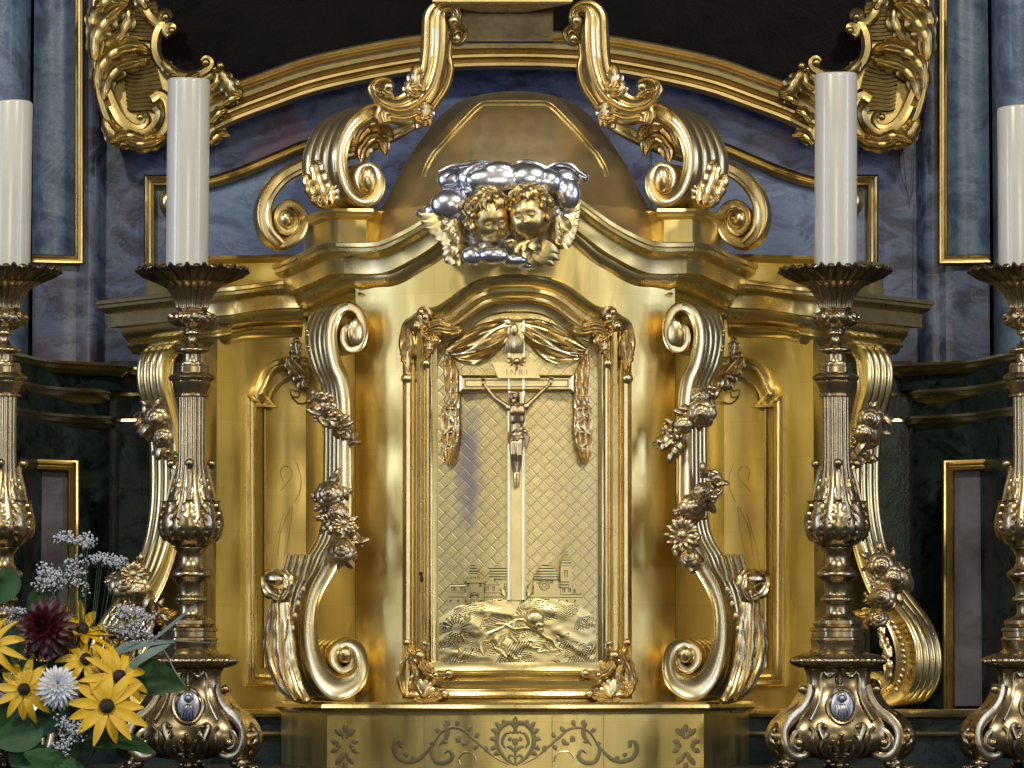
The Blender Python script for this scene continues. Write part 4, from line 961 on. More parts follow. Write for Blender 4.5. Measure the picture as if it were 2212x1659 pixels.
for pts, w in (([(1400,850),(1390,900),(1405,960)], .008), ([(1540,830),(1510,870),(1500,905)], .008), ([(1570,830),(1600,860),(1620,885)], .007), ([(1390,870),(1440,860),(1480,820)], .007), ([(1640,720),(1620,695),(1600,685)], .006), ([(1660,715),(1665,690),(1655,680)], .006), ([(1250,980),(1270,940),(1255,920)], .007), ([(1550,975),(1520,930),(1470,910)], .010), ([(1290,760),(1310,730),(1300,705)], .010), ([(1400,740),(1430,720),(1425,700)], .009), ([(1540,600),(1530,570),(1520,540)], .0095), ([(1680,600),(1690,560),(1700,515)], .0095)):
    rt.leaf(D8(pts, .011), w, (0,-1,0), lobes=2, bulge=.6, thick=.6, na=2)
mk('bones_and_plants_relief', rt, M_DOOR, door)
# curtain
cu = G()
def swag(A, Bp, sag0, sag1, n, r, mir):
    for i in range(n):
        t = i/(n-1); a = (A[0]+(A[2]-A[0])*t, A[1]+(A[3]-A[1])*t); b = (Bp[0]+(Bp[2]-Bp[0])*t, Bp[1]+(Bp[3]-Bp[1])*t); s = sag0+(sag1-sag0)*t
        pts = []
        for k in range(15):
            u = k/14; x = a[0]+(b[0]-a[0])*u; y = a[1]+(b[1]-a[1])*u+s*4*u*(1-u)*(1-.25*u)
            q = K(5, [(x, y)])[0]; q = (2*1116-q[0], q[1]) if mir else q
            pts.append(P(q[0], q[1], yd(q[0])-.010-.012*math.sin(math.pi*u)))
        cu.tube(pts, lambda u: r*(.45+.75*math.sin(math.pi*u)), 10)
    # backing cloth
for mir in (0, 1):
    R = []
    for k in range(41):
        u = k/40; row = []
        for j in range(31):
            t = j/30; a = (1120-35*t, 470+135*t); b = (690+35*t, 640+60*t); s = -65+165*t
            x = a[0]+(b[0]-a[0])*u; y = a[1]+(b[1]-a[1])*u+s*4*u*(1-u)*(1-.25*u); q = K(5, [(x,y)])[0]; q = (2*1116-q[0], q[1]) if mir else q
            row.append(P(q[0], q[1], yd(q[0])-.016+.012*(2*t-1)**4-.0075*math.sin(2*math.pi*(1.6*t+.5*u)+(1 if mir else 0))-.004*math.sin(2*math.pi*(3.3*t-.7*u)+2)-.006*math.sin(math.pi*u)))
        R.append(row)
    cu.rings(R, closed_sec=False)
    # hanging side length with zigzag hem
    for (L, Rr, nf) in ((([(690,680),(680,760),(690,860),(690,960),(675,1020)]), ([(730,690),(770,800),(782,900),(780,980),(775,1025)]), 2.5),
                        (([(672,1020),(664,1100),(668,1200),(672,1300),(700,1370)]), ([(775,1022),(780,1100),(775,1180),(755,1290),(715,1372)]), 3)):
        l = cat(K(5, L), 6); r = cat(K(5, Rr), 6); R = []
        for i in range(len(l)):
            row = []
            for j in range(13):
                u = j/12; x = l[i][0]+(r[i][0]-l[i][0])*u; y = l[i][1]+(r[i][1]-l[i][1])*u; x = 2*1116-x if mir else x
                row.append(P(x, y, yd(x)-.008-.008*abs(math.sin(u*math.pi*nf+i*.12))-(.004 if 0 < j < 12 else 0)))
            R.append(row)
        cu.rings(R, closed_sec=False)
    z = cat(K(5, [(672,1030),(770,1030)]), 3)
    for pts in ([(672,1022),(775,1024)], [(690,1035),(760,1120)], [(765,1110),(672,1190)], [(672,1180),(770,1160)], [(690,1240),(750,1260)], [(675,1050),(672,1180)]):
        k = K(5, pts); k = [(2*1116-p[0], p[1]) if mir else p for p in k]; cu.tube([P(p[0], p[1], yd(p[0])-.0155) for p in cat(k, 4)], lambda t: .0016+.0022*math.sin(math.pi*t), 8)
mk('curtain_relief', cu, M_GORN, door, recalc=False)
ta = G(); c = P(*K(5,[(1118,600)])[0], yd(1113)-.016)
for i in range(9): ta.tube([c+Vector(((i-4)*.002,0,.012)), c+Vector(((i-4)*.0035,-.006,-.006)), c+Vector(((i-4)*.0045,0,-.026))], [.003,.0045,.0035], 8)
ta.ell(c+Vector((0,0,.022)), (.009,.008,.016), su=12, sv=8)
mk('tassel_relief', ta, M_GORN, door)

# ================================================================ CRUCIFIX
cx = thing('crucifix', P(1115, 1290, yd(1113)), 'bronze crucifix with INRI plaque on the golden tabernacle door', 'crucifix')
Yc = yd(1113)
def beam(x0, x1, y0, y1, name, taper=0):
    g = G().prism([(x0,y0),(x1,y0),(x1+taper,y1),(x0-taper,y1)], Yc-.012, Yc+.004)
    o = mk(name, g, M_DOOR, cx)
    r = G().sweep(P3([(x0+3,y1),(x0+3,y0+3),(x1-3,y0+3),(x1-3,y1)] if name == 'upright' else [(x0+4,y0+4),(x1-4,y0+4),(x1-4,y1-4),(x0+4,y1-4)], Yc-.012), [(.004,-.001),(.003,.005),(0,.007),(-.003,.005),(-.004,-.001)], closed=(name != 'upright'))
    mk('beam_rim', r, M_DOOR, o); return o
beam(1097, 1134, 690, 1296, 'upright', 2)
def hb():
    g = G().prism([(992,809),(1240,809),(1240,847),(992,847)], Yc-.0135, Yc+.022); o = mk('crossbeam', g, M_DOOR, cx)
    mk('beam_inset', G().sweep(P3([(1005,821),(1227,821),(1227,835),(1005,835)], Yc-.0137), [(.0016,-.001),(.0012,.002),(-.0012,.002),(-.0016,-.001)], closed=True), M_ENG, o)
    r = G().sweep(P3([(996,813),(1236,813),(1236,843),(996,843)], Yc-.0135), [(.004,-.001),(.003,.004),(0,.006),(-.003,.004),(-.004,-.001)], closed=True); mk('beam_rim', r, M_GORN, o)
hb()
k = K(5, [(985,735),(1245,735),(1280,832),(1020,832)])
pl = mk('inri_plaque', G().prism(k, Yc-.030, Yc-.024), M_DOOR, cx, flat=True)
txt = bpy.data.curves.new('letters', 'FONT'); txt.body = 'I N R I'; txt.size = .017; txt.extrude = .0004; txt.align_x = 'CENTER'; txt.offset = -.0001
to = bpy.data.objects.new('tmp', txt); COL.objects.link(to); bpy.context.view_layer.update()
tm = bpy.data.meshes.new_from_object(to.evaluated_get(bpy.context.evaluated_depsgraph_get()))
gt = G(); tc_ = P(*K(5,[(1135,812)])[0], Yc-.0305); gt.add([tc_+Vector((v.co.x, -v.co.z, v.co.y)) for v in tm.vertices], [tuple(p.vertices) for p in tm.polygons])
bpy.data.objects.remove(to); mk('letters', gt, M_ENG, pl)
an = G(); c = P(*K(5,[(1135,728)])[0], Yc-.036); an.ell(c, (.0075,.007,.008), su=14, sv=10)
for s in (-1, 1):
    for (dx, dz, w) in ((.022,.006,.005),(.020,-.004,.0045),(.014,-.011,.004)): an.leaf([c+Vector((s*.005,0,0)), c+Vector((s*dx*.6,-.003,dz*.6+.002)), c+Vector((s*dx,0,dz))], w, (0,-1,0), 2, .6, .4)
an.leaf([c+Vector((0,0,-.005)), c+Vector((0,-.002,-.012)), c+Vector((0,0,-.020))], .005, (0,-1,0), 2, .6, .4)
mk('winged_cherub_head', an, M_CORPUS, cx)
# the figure: one remeshed surface
Yb = Yc-.030
def J(x, y, dy=0): q = K(5, [(x,y)])[0]; return P(q[0], q[1], Yb+dy)
b = G()
hd, nk, ch, wa, pv = J(1118,945,-.014), J(1135,985,-.006), J(1140,1035,-.004), J(1136,1110,.0), J(1134,1180,.002)
for (sh_, el, ha) in ((J(1088,1015,-.002), J(1000,955,.004), J(930,868,.010)), (J(1192,1008,-.002), J(1262,940,.004), J(1345,862,.010))):
    cap_(b, ch+Vector((0,0,.008)), sh_, .0085, .0075); cap_(b, sh_, el, .0064, .0046); cap_(b, el, ha, .0047, .0030)
    cap_(b, ha, ha+Vector((0,0,.006)), .0042, .0034)
    s = -1 if ha.x < ch.x else 1
    for i in range(4): cap_(b, ha+Vector(((i-1.5)*.0020,-.001,.006)), ha+Vector(((i-1.5)*.0026+s*.001,-.006,.0125-.001*abs(i-1.5))), .0013, .0010, 6)
    cap_(b, ha+Vector((-s*.003,-.001,.002)), ha+Vector((-s*.006,-.005,.006)), .0014, .0011, 6)
    cap_(b, ch+Vector((s*.008,-.004,.006)), ch+Vector((s*.009,-.005,-.002)), .0085, .0085)
cap_(b, nk, ch, .0055, .012); cap_(b, ch, ch.lerp(wa,.5), .0150, .0128); cap_(b, ch.lerp(wa,.5), wa, .0128, .0112); cap_(b, wa, pv, .0112, .0138)
cap_(b, ch+Vector((-.006,0,-.008)), ch+Vector((-.007,0,-.020)), .0105, .009); cap_(b, ch+Vector((.006,0,-.008)), ch+Vector((.007,0,-.020)), .0105, .009)
b.ell(hd, (.0098,.0108,.0130), Matrix.Rotation(.35, 3, 'Y'), 16, 12); cap_(b, hd+Vector((0,0,-.008)), nk, .0055, .0060); b.ell(hd+Vector((-.002,-.0108,-.001)), (.0014,.0022,.0032), su=8, sv=6)
for s, kn, an_, ft in ((-1, J(1112,1300,-.010), J(1125,1420,-.002), J(1130,1492,-.010)), (1, J(1152,1305,-.010), J(1142,1420,-.004), J(1142,1485,-.014))):
    cap_(b, pv+Vector((s*.006,0,-.004)), pv.lerp(kn,.45)+Vector((s*.003,-.002,0)), .0102, .0092); cap_(b, pv.lerp(kn,.45)+Vector((s*.003,-.002,0)), kn, .0092, .0064)
    cap_(b, kn, kn.lerp(an_,.35)+Vector((s*.001,.002,0)), .0064, .0064); cap_(b, kn.lerp(an_,.35)+Vector((s*.001,.002,0)), an_, .0064, .0038); cap_(b, an_, ft, .0042, .0045)
    cap_(b, ft, ft+Vector((0,-.006,-.003)), .0045, .0030)
fig = mk('christ_figure', b, M_CORPUS, cx, remesh=.0011, smooth=2)
hr = G(); rnd = random.Random(2)
for i in range(26):
    a = -2.6+5.2*i/25; p0 = hd+Vector((.006*math.sin(a), -.004*math.cos(a), .010)); p1 = hd+Vector((.0105*math.sin(a), -.009*math.cos(a)+.001, .002)); p2 = hd+Vector((.0115*math.sin(a), -.006*math.cos(a)+.002, -.012-rnd.random()*.004))
    if abs(a) < .9: p1 = hd+Vector((.007*math.sin(a), -.0105*math.cos(a), .008)); p2 = hd+Vector((.009*math.sin(a), -.0105*math.cos(a), .005))
    hr.tube(cat([tuple(p0), tuple(p1), tuple(p2)], 4), [.0022]*5+[.0020]*3+[.0012], 6)
hr.tube([hd+Vector((.0108*math.cos(t), -.0108*math.sin(t), .0055+.0012*math.sin(t*9))) for t in np.linspace(0, 6.2, 30)], .0016, 6)
mk('hair_and_thorn_crown', hr, M_CORPUS, fig)
bd_ = G(); [bd_.tube([hd+Vector((s*.003,-.009,-.007)), hd+Vector((s*.0025,-.0095,-.012)), hd+Vector((0,-.008,-.016))], [.0022,.0024,.001], 6) for s in (-1,0,1)]; mk('beard', bd_, M_CORPUS, fig)
lc = G(); 
for i in range(7):
    t = i/6; z = -(t*.020)+.008; R = []
    lc.tube([pv+Vector((.0160*math.cos(a)*(1+.06*t), -.0145*math.sin(a), z+.0025*math.sin(a*2+i)+.004*math.cos(a))) for a in np.linspace(-.5, 3.64, 18)], .0030, 7)
for i in range(4): lc.tube([pv+Vector((.016,-.004+.002*i,.006)), pv+Vector((.020+.002*i,-.008,-.006)), pv+Vector((.017+.001*i,-.006,-.024-.003*i))], [.003,.0034,.0018], 7)
lc.ell(pv+Vector((.018,-.006,.006)), .0052, su=10, sv=8)
mk('loincloth', lc, M_CORPUS, fig)

# ================================================================ CHERUBS on a silver cloud
ck = thing('cherub_group', P(1113, 560, -.24), 'two gilt winged cherub heads on a polished silver cloud above the tabernacle door', 'cherub sculpture')
k2 = lambda x, y: K(2, [(x, y)])[0]
cl_ = G()
def CB(x, y, rx, rz, Y=-.23, ry=None, M=None): q = k2(x, y); cl_.ell(P(q[0], q[1], Y), (rx*.35e-3, ry or .035, rz*.35e-3), M, 20, 14)
for a in ((1210,1110,95,78,-.215,.022),(1330,1095,90,80,-.245,.018),(1480,1110,185,82,-.262,.016),(1500,1050,100,55,-.262,.014),(1690,1100,120,90,-.262,.018),(1650,1040,70,42,-.255,.014),(1800,1120,90,80,-.255,.020),(1900,1110,100,82,-.235,.022),(1890,1050,80,40,-.230,.016),(2010,1095,50,48,-.19,.02),(1420,1190,190,55,-.235,.03),(1640,1190,190,55,-.235,.03),(1600,1120,420,70,-.225,.03),
          (1195,1262,118,98,-.245,.024),(1270,1330,90,80,-.225,.03),(1120,1300,90,62,-.205,.02),(1050,1318,70,32,-.19,.02),(1925,1195,78,105,-.245,.022),(1860,1310,75,95,-.215,.03),(1345,1578,78,62,-.270,.018),(1465,1575,95,58,-.290,.020),(1590,1605,90,42,-.275,.018),(1430,1530,80,50,-.25,.03),(1670,1642,65,26,-.25,.016),(1330,1450,140,140,-.18,.03),(1500,1400,220,200,-.16,.03),(1700,1450,180,160,-.16,.03)):
    CB(*a)
mk('silver_cloud', cl_, M_SILV, ck, remesh=.0026, smooth=8)
sr = G()
for pts in ([(1130,1060),(1200,1030),(1300,1015),(1370,1000),(1450,1000)], [(1300,1180),(1280,1100),(1330,1040),(1420,1010),(1500,1000)], [(1590,1030),(1640,1000),(1720,1010),(1790,1040),(1800,1060)], [(1790,1040),(1860,1010),(1940,1020),(1990,1060),(2040,1090)], [(1660,1180),(1660,1110),(1610,1050),(1560,1020)], [(1840,1180),(1850,1120),(1900,1100),(1960,1110)]):
    sr.tube([P(q[0], q[1], -.255) for q in cat(K(2, pts), 6)], lambda t: .006*(.3+.7*math.sin(math.pi*t)), 8)
mk('cloud_crest', sr, M_SILV, ck)
def head(c, s, yaw, pitch, roll, seed):
    R_ = (Matrix.Rotation(yaw, 3, 'Z') @ Matrix.Rotation(pitch, 3, 'X') @ Matrix.Rotation(roll, 3, 'Y'))
    def gs(d, t, w, a, sx=1, sz=1):
        t = Vector(t).normalized(); v = d-t; return a*math.exp(-((v.x/sx)**2+v.y**2+(v.z/sz)**2)/(w*w))
    def fn(d):
        k = 1.0
        for sg in (-1, 1):
            k += gs(d, (sg*.50,-.80,-.30), .34, .11)+gs(d, (sg*.34,-.92,.10), .17, -.12, 1.3, .8)+gs(d, (sg*.34,-.90,.30), .14, .04, 1.6)+gs(d, (sg*.12,-1,-.17), .07, .05)+gs(d, (sg*.20,-.93,-.46), .08, -.03)
        k += gs(d, (0,-1,-.12), .095, .20, .9, 1.0)+gs(d, (0,-1,.05), .10, .08, .8, 1.6)+gs(d, (0,-.9,.55), .4, .05)
        k += gs(d, (0,-.95,-.36), .085, .065, 1.9, .55)+gs(d, (0,-.95,-.47), .085, .07, 1.5, .6)+gs(d, (0,-.95,-.415), .05, -.07, 2.6, .4)+gs(d, (0,-.95,-.57), .08, -.05, 1.8, .6)+gs(d, (0,-.85,-.72), .18, .11)
        return k
    h = G(); h.ell((0,0,0), (s*.84, s*.92, s*1.04), None, 56, 44, fn)
    for sg in (-1, 1):
        h.ell(Vector((sg*.29*s, -.80*s, .10*s)), (s*.125, s*.10, s*.085), None, 12, 8)
        h.tube([Vector((sg*s*x, -s*y, s*z)) for x, y, z in ((.14,.84,.09),(.22,.905,.165),(.32,.885,.175),(.44,.78,.09))], s*.022, 6)
        h.tube([Vector((sg*s*x, -s*y, s*z)) for x, y, z in ((.15,.85,.07),(.24,.875,.02),(.34,.85,.015),(.43,.78,.07))], s*.018, 6)
        h.ell(Vector((sg*.80*s, -.05*s, -.02*s)), (s*.09, s*.14, s*.20), None, 12, 8); h.tube([Vector((sg*s*x, -s*y, s*z)) for x, y, z in ((.84,.16,.12),(.90,.05,.18),(.92,-.06,.06),(.88,.0,-.14),(.84,.08,-.2))], s*.035, 6)
    h.tube([Vector((0, -.1*s, -.6*s)), Vector((0, .2*s, -1.2*s))], s*.45, 14)
    for i in range(len(h.v)): h.v[i] = R_@h.v[i]+Vector(c)
    o = mk('cherub_head', h, M_GHEAD, ck, angle=70)
    r = random.Random(seed); hg = G()
    for ring, (el0, L) in enumerate(((1.25,.5),(1.0,.55),(.78,.5),(.55,.45))):
        n = 10+ring*5
        for i in range(n):
            az = 2*math.pi*(i+r.random()*.5)/n
            fr = math.cos(az+math.pi/2)  # 1 towards the face
            el = el0+(.18 if fr > .5 else 0)
            if fr > .35 and ring >= 2: continue
            for lay in range(2 if fr < .35 and ring == 3 else 1):
                e0 = el-lay*.5; pts = []; tw = r.choice((-1, 1))*r.uniform(.2,.6)
                for q in range(6):
                    t = q/5; e = e0-L*t; a = az+tw*math.sin(t*3)*.6; rr = s*(1.02+.10*math.sin(math.pi*t)+.05*r.random())
                    pts.append(Vector((.86*rr*math.cos(e)*math.cos(a), .94*rr*math.cos(e)*math.sin(a), 1.05*rr*math.sin(e)+.02*s)))
                hg.tube([Vector(p) for p in cat([tuple(p) for p in pts], 2)], lambda t: s*.13*(math.sin(math.pi*(.12+.85*t)))**.8, 7, 1, .18)
    hg.ell((0, .04*s, .12*s), (s*.87, s*.93, s*1.0), None, 24, 14, lambda d: 1.0 if (d.z > .45 or d.y > -.1) else .85)
    for i in range(len(hg.v)): hg.v[i] = R_@hg.v[i]+Vector(c)
    mk('hair', hg, M_GHEAD, o); return o
q = k2(1440, 1345); head(P(q[0], q[1], -.275), .050, math.radians(22), math.radians(28), math.radians(-12), 1)
q = k2(1690, 1325); head(P(q[0], q[1], -.285), .051, math.radians(-14), math.radians(16), math.radians(-6), 5)
def feathers(lines, Y, name):
    for i, (a, b_, w, dy) in enumerate(lines):
        m = ((a[0]+b_[0])/2, (a[1]+b_[1])/2-8); pts = [(*a, Y+.012+dy), (*m, Y-.006+dy), (*b_, Y+.004+dy)]
        g = G().leaf([P(p[0], p[1], p[2]) for p in cat(K(2, pts), 5)], w, (0,-1,0), lobes=1, lob=.05, bulge=.35, thick=.2, sweepf=.9, na=3)
        yield g
def wingo(lines, Y):
    o = None
    for g in feathers(lines, Y, ''):
        if o is None: o = mk('wing', g, M_GHEAD, ck)
        else: mk('feather', g, M_GHEAD, o)
wingo([((1290,1420),(1150,1360),.022,.0),((1285,1395),(1005,1322),.017,.02),((1285,1420),(1020,1365),.016,.016),((1290,1440),(1045,1405),.016,.012),((1290,1460),(1085,1445),.016,.008),((1290,1480),(1125,1480),.015,.004),((1295,1500),(1165,1505),.014,.0),((1300,1420),(1170,1385),.014,-.008),((1300,1450),(1190,1430),.014,-.010),((1305,1480),(1210,1470),.013,-.012)], -.235)
wingo([((1310,1530),(1190,1540),.016,.0),((1290,1520),(1150,1540),.014,.01),((1300,1560),(1150,1575),.014,.008),((1300,1580),(1165,1610),.014,.006),((1310,1590),(1210,1630),.012,.0)], -.24)
wingo([((1810,1460),(1930,1360),.020,.0),((1800,1440),(2003,1252),.015,.02),((1805,1455),(2000,1300),.015,.016),((1810,1470),(1992,1350),.015,.012),((1815,1490),(1985,1395),.015,.008),((1815,1510),(1975,1440),.014,.004),((1815,1530),(1955,1490),.014,.0),((1800,1450),(1900,1400),.012,-.008),((1800,1480),(1900,1440),.012,-.01),((1800,1510),(1890,1480),.012,-.012)], -.245)
wingo([((1600,1500),(1720,1560),.022,.0),((1580,1520),(1700,1640),.015,.012),((1600,1510),(1770,1640),.015,.010),((1620,1500),(1840,1635),.015,.008),((1640,1490),(1870,1600),.015,.006),((1660,1490),(1870,1560),.014,.004),((1590,1480),(1660,1570),.014,-.006),((1620,1480),(1700,1550),.014,-.008),((1650,1480),(1760,1530),.014,-.01),((1570,1450),(1575,1530),.013,-.004)], -.275)

# ================================================================ CANDLESTICKS
CY = -.35; CS = (D+CY)/D
def candlestick():
    cxp = 1809; c0 = P(cxp, 1400, CY); 
    o = thing('candlestick', (c0.x, CY, tt), '', 'candlestick'); C = (c0.x, CY)
    z6 = lambda y: P(cxp, 525.4+.35*y, CY).z; z10 = lambda y: P(cxp, 1078.4+.35*y, CY).z
    r = lambda v: v*.35e-3*CS
    def prof(zf, rows, sub=3, smooth=True):
        k = cat([(a, b) for a, b in rows], sub) if smooth else rows
        return [(r(max(2, p[0])), zf(p[1])) for p in k]
    # wavy drip pan
    def wav(th, rr, z):
        k = max(0, (rr-r(180))/r(155)); return rr*(1+.035*k*math.cos(20*th)), z+.004*k*math.cos(20*th)+.0035*k*math.cos(40*th+1)
    g = G().lathe(prof(z6, [(100,232),(150,222),(220,212),(300,178),(325,165),(338,172),(330,190),(300,205),(260,225),(215,245),(160,250),(120,262),(60,262)], 2), C, 160, wav)
    g.lathe(prof(z6, [(60,240),(110,230),(120,200),(112,150),(112,145),(105,145),(100,160),(60,160)], 1, False), C, 40)
    pan = mk('drip_pan', g, M_BDARK, o)
    pr = G()
    for i in range(20):
        a = 2*math.pi*(i+.5)/20; d = Vector((math.cos(a), math.sin(a), 0)); cc = Vector((C[0], C[1], 0))
        pts = [cc+d*r(230)+Vector((0,0,z6(226))), cc+d*r(290)+Vector((0,0,z6(200))), cc+d*r(338)+Vector((0,0,z6(178))), cc+d*r(340)+Vector((0,0,z6(160)))]
        pr.leaf(cat([tuple(p) for p in pts], 3), .010, (d*.8+Vector((0,0,-.4))).normalized(), 2, bulge=.7, thick=.3, na=2)
    mk('pan_leaf', pr, M_BDARK, pan)
    flute = lambda n, dep: (lambda th, rr, z: (rr*(1-dep*(1-abs(math.sin(n*th/2))**.7)), z))
    mk('fluted_cup', G().lathe(prof(z6, [(60,262),(225,246),(190,262),(155,290),(128,330),(112,360),(104,395),(100,400),(60,400)], 2), C, 120, flute(20,.11)), M_BRASS, o)
    g = G().lathe(prof(z6, [(60,398),(94,400),(97,407),(92,414),(105,425),(128,445),(135,468),(126,492),(105,512),(80,524),(58,532)]), C, 96, lambda th, rr, z: (rr*(1+.03*math.cos(16*th)*(1 if z < z6(465) else .2)), z))
    kn = mk('knop', g, M_BRASS, o)
    lf = G()
    for i in range(8):
        a = 2*math.pi*i/8+.2; d = Vector((math.cos(a), math.sin(a), 0)); cc = Vector((C[0], C[1], 0))
        pts = [cc+d*r(rr)+Vector((0,0,z6(y))) for rr, y in ((100,512),(132,485),(138,455),(126,432))]
        lf.leaf(cat([tuple(p) for p in pts], 3), .012, d, 3, bulge=.45, thick=.3, na=2)
    mk('leaf_ring', lf, M_BRASS, kn)
    mk('neck', G().lathe(prof(z6, [(50,528),(56,540),(52,548),(54,560),(34,572),(30,588),(34,605),(52,628),(78,642),(100,652),(104,662),(98,672),(62,682),(54,690),(56,730),(62,738)], 3), C, 48), M_BRASS, o)
    def hexa(k=.10, n=6):
        def f(th, rr, z):
            a = (th % (2*math.pi/n))-math.pi/n; return rr*(1-k+k*(math.cos(math.pi/n)/math.cos(a)-.87)/.13), z
        return f
    mk('stepped_collar', G().lathe(prof(z6, [(60,736),(98,740),(102,748),(100,760),(106,764),(106,800),(120,806),(140,818),(146,832),(138,846),(122,852),(122,862),(112,880),(100,910),(92,930),(104,934),(106,946),(92,952),(60,954)], 1, False), C, 96, hexa(.06)), M_BRASS, o)
    # shaft and vase
    sp_ = [(84,952),(83,1000),(83,1100),(83,1200),(83,1300),(85,1360),(92,1420),(108,1490),(128,1560),(142,1620)]
    g = G().lathe(prof(z6, sp_, 3)+prof(z10, [(148,20),(162,70),(178,120),(186,165),(180,210),(160,250),(128,278),(104,290),(70,296)], 3)[0:], C, 120, lambda th, rr, z: (rr*(1-.10*(1-abs(math.sin(6*th+.0))**.6)*(1 if z > z6(1480) else max(.3, 1-(z6(1480)-z)*12))), z))
    sh = mk('shaft', g, M_BRASS, o)
    lf = G(); cc = Vector((C[0], C[1], 0))
    for i in range(8):
        a = 2*math.pi*i/8-math.pi/2; d = Vector((math.cos(a), math.sin(a), 0))
        pts = [cc+d*r(rr)+Vector((0,0,z10(y))) for rr, y in ((150,262),(182,215),(190,150),(180,90),(165,30),(172,10))]
        lf.leaf(cat([tuple(p) for p in pts], 4), .0185, d, 5, bulge=.40, thick=.3, na=3)
        a += math.pi/8; d = Vector((math.cos(a), math.sin(a), 0))
        pts = [cc+d*r(rr)+Vector((0,0,z10(y))) for rr, y in ((150,262),(184,210),(192,165),(186,120))]
        lf.leaf(cat([tuple(p) for p in pts], 4), .012, d, 3, bulge=.45, thick=.3, na=2)
        a -= math.pi/8; d = Vector((math.cos(a), math.sin(a), 0))
        pts = [cc+d*r(rr)+Vector((0,0,z)) for rr, z in ((150,z10(20)),(136,z6(1580)),(112,z6(1500)),(98,z6(1440)))]
        lf.leaf(cat([tuple(p) for p in pts], 4), .010, d, 3, bulge=.4, thick=.3, na=2)
    mk('acanthus_leaf', lf, M_BRASS, sh)
    for i in range(4):
        a = 2*math.pi*i/4; d = Vector((math.cos(a), math.sin(a), 0)); sc = G()
        pts = [cc+d*r(rr)+Vector((0,0,z)) for rr, z in ((150,z6(1600)),(128,z6(1510)),(108,z6(1440)),(102,z6(1400)),(118,z6(1370)),(132,z6(1368)))]
        sc.tube(cat([tuple(p) for p in pts], 4), [.0035+.0025*math.sin(k/20*3.1) for k in range(21)], 8); sc.ell(cc+d*r(126)+Vector((0,0,z6(1362))), .0098, su=12, sv=8)
        mk('scroll_arm', sc, M_BRASS, sh)
    mk('baluster', G().lathe(prof(z10, [(70,292),(98,294),(106,300),(98,308),(82,330),(72,360),(78,400),(96,430),(120,445),(130,462),(126,480),(110,492),(88,520),(78,560),(76,590),(86,600),(98,612),(100,624),(92,636),(74,644),(70,680),(78,715),(100,730),(60,735)], 3), C, 96, lambda th, rr, z: (rr*(1+.02*math.cos(24*th)*(1 if (z10(636) < z < z10(600)) else 0)), z)), M_BRASS, o)
    mk('plinth', G().lathe(prof(z10, [(60,726),(125,735),(148,750),(152,770),(140,786),(160,792),(168,798),(168,812),(158,818),(158,850),(168,858),(170,868),(164,876),(160,925),(168,932),(176,944),(200,955),(100,960)], 1, False), C, 96, hexa(.05)), M_BRASS, o)
    def tri(k, gad=0):
        def f(th, rr, z):
            w = 1+k*math.cos(3*(th-math.pi/2)); return rr/(.866*(1+k))*w*(1+gad*math.cos(48*th)), z
        return f
    mk('gadroon_ring', G().lathe(prof(z10, [(100,950),(200,955),(235,968),(262,985),(268,1002),(255,1020),(228,1032),(205,1040),(100,1045)], 2), C, 240, tri(.07,.018)), M_BRASS, o)
    body = mk('base_body', G().lathe(prof(z10, [(100,1038),(196,1042),(192,1060),(182,1100),(184,1160),(206,1220),(248,1290),(296,1350),(330,1420),(330,1490),(290,1550),(200,1590),(90,1600)], 3), C, 120, tri(.20)), M_BRASS, o)
    for i in range(3):
        a = math.pi/2+2*math.pi*i/3; d = Vector((math.cos(a), math.sin(a), 0)); tn = Vector((-math.sin(a), math.cos(a), 0)); g = G(); f = 1/.866
        pp = [(205,1150),(235,1230),(290,1300),(365,1350),(420,1410),(432,1480),(405,1550),(350,1585),(285,1570),(255,1515),(275,1455),(330,1430),(375,1465),(375,1515),(335,1535),(312,1505),(330,1480)]
        k = cat(pp, 6); m = len(k)
        wd = lambda t: .030*(.55+.45*min(1, t*3))
        def se(t):
            w = wd(t); th = .011*(1-.45*t); return [(-th,-w),(-th*.4,-w*1.08),(th*.4,-w*1.08),(th,-w),(th*.75,-w*.75),(th,-w*.35),(th*1.25,0),(th,w*.35),(th*.75,w*.75),(th,w),(th*.4,w*1.08),(-th*.4,w*1.08),(-th,w)]
        g.sweep([cc+d*r(p[0]*f*.90)+Vector((0,0,z10(p[1]))) for p in k], se, tn)
        ft = mk('foot', g, M_BRASS, o); e = G()
        for s in (-1, 1): e.ell(cc+d*r(335*f*.90)+tn*.030*s+Vector((0,0,z10(1498))), (.010,.010,.010), su=12, sv=8)
        for pts, w in (([(215,1190),(250,1250),(300,1290),(350,1330)], .013), ([(400,1380),(450,1430),(455,1500),(430,1560)], .018), ([(300,1590),(340,1620),(400,1640),(450,1655)], .018)):
            e.leaf([cc+d*r(p[0]*f*.92+14)+Vector((0,0,z10(p[1]))) for p in cat(pts, 4)], w, (d*.85+Vector((0,0,.5))).normalized(), 4, bulge=.6, thick=.5, na=3)
        e.ell(cc+d*r(355*f*.9)+Vector((0,0,z10(1625))), (.020,.020,.014), su=12, sv=8); e.ell(cc+d*r(240*f*.95)+Vector((0,0,z10(1172))), .009, su=12, sv=8)
        for s in (-1, 0, 1): e.ell(cc+d*r(400*f*.9)+tn*.014*s+Vector((0,0,z10(1652))), (.008,.012,.008), su=10, sv=6)
        mk('claw_leaf', e, M_BRASS, ft)
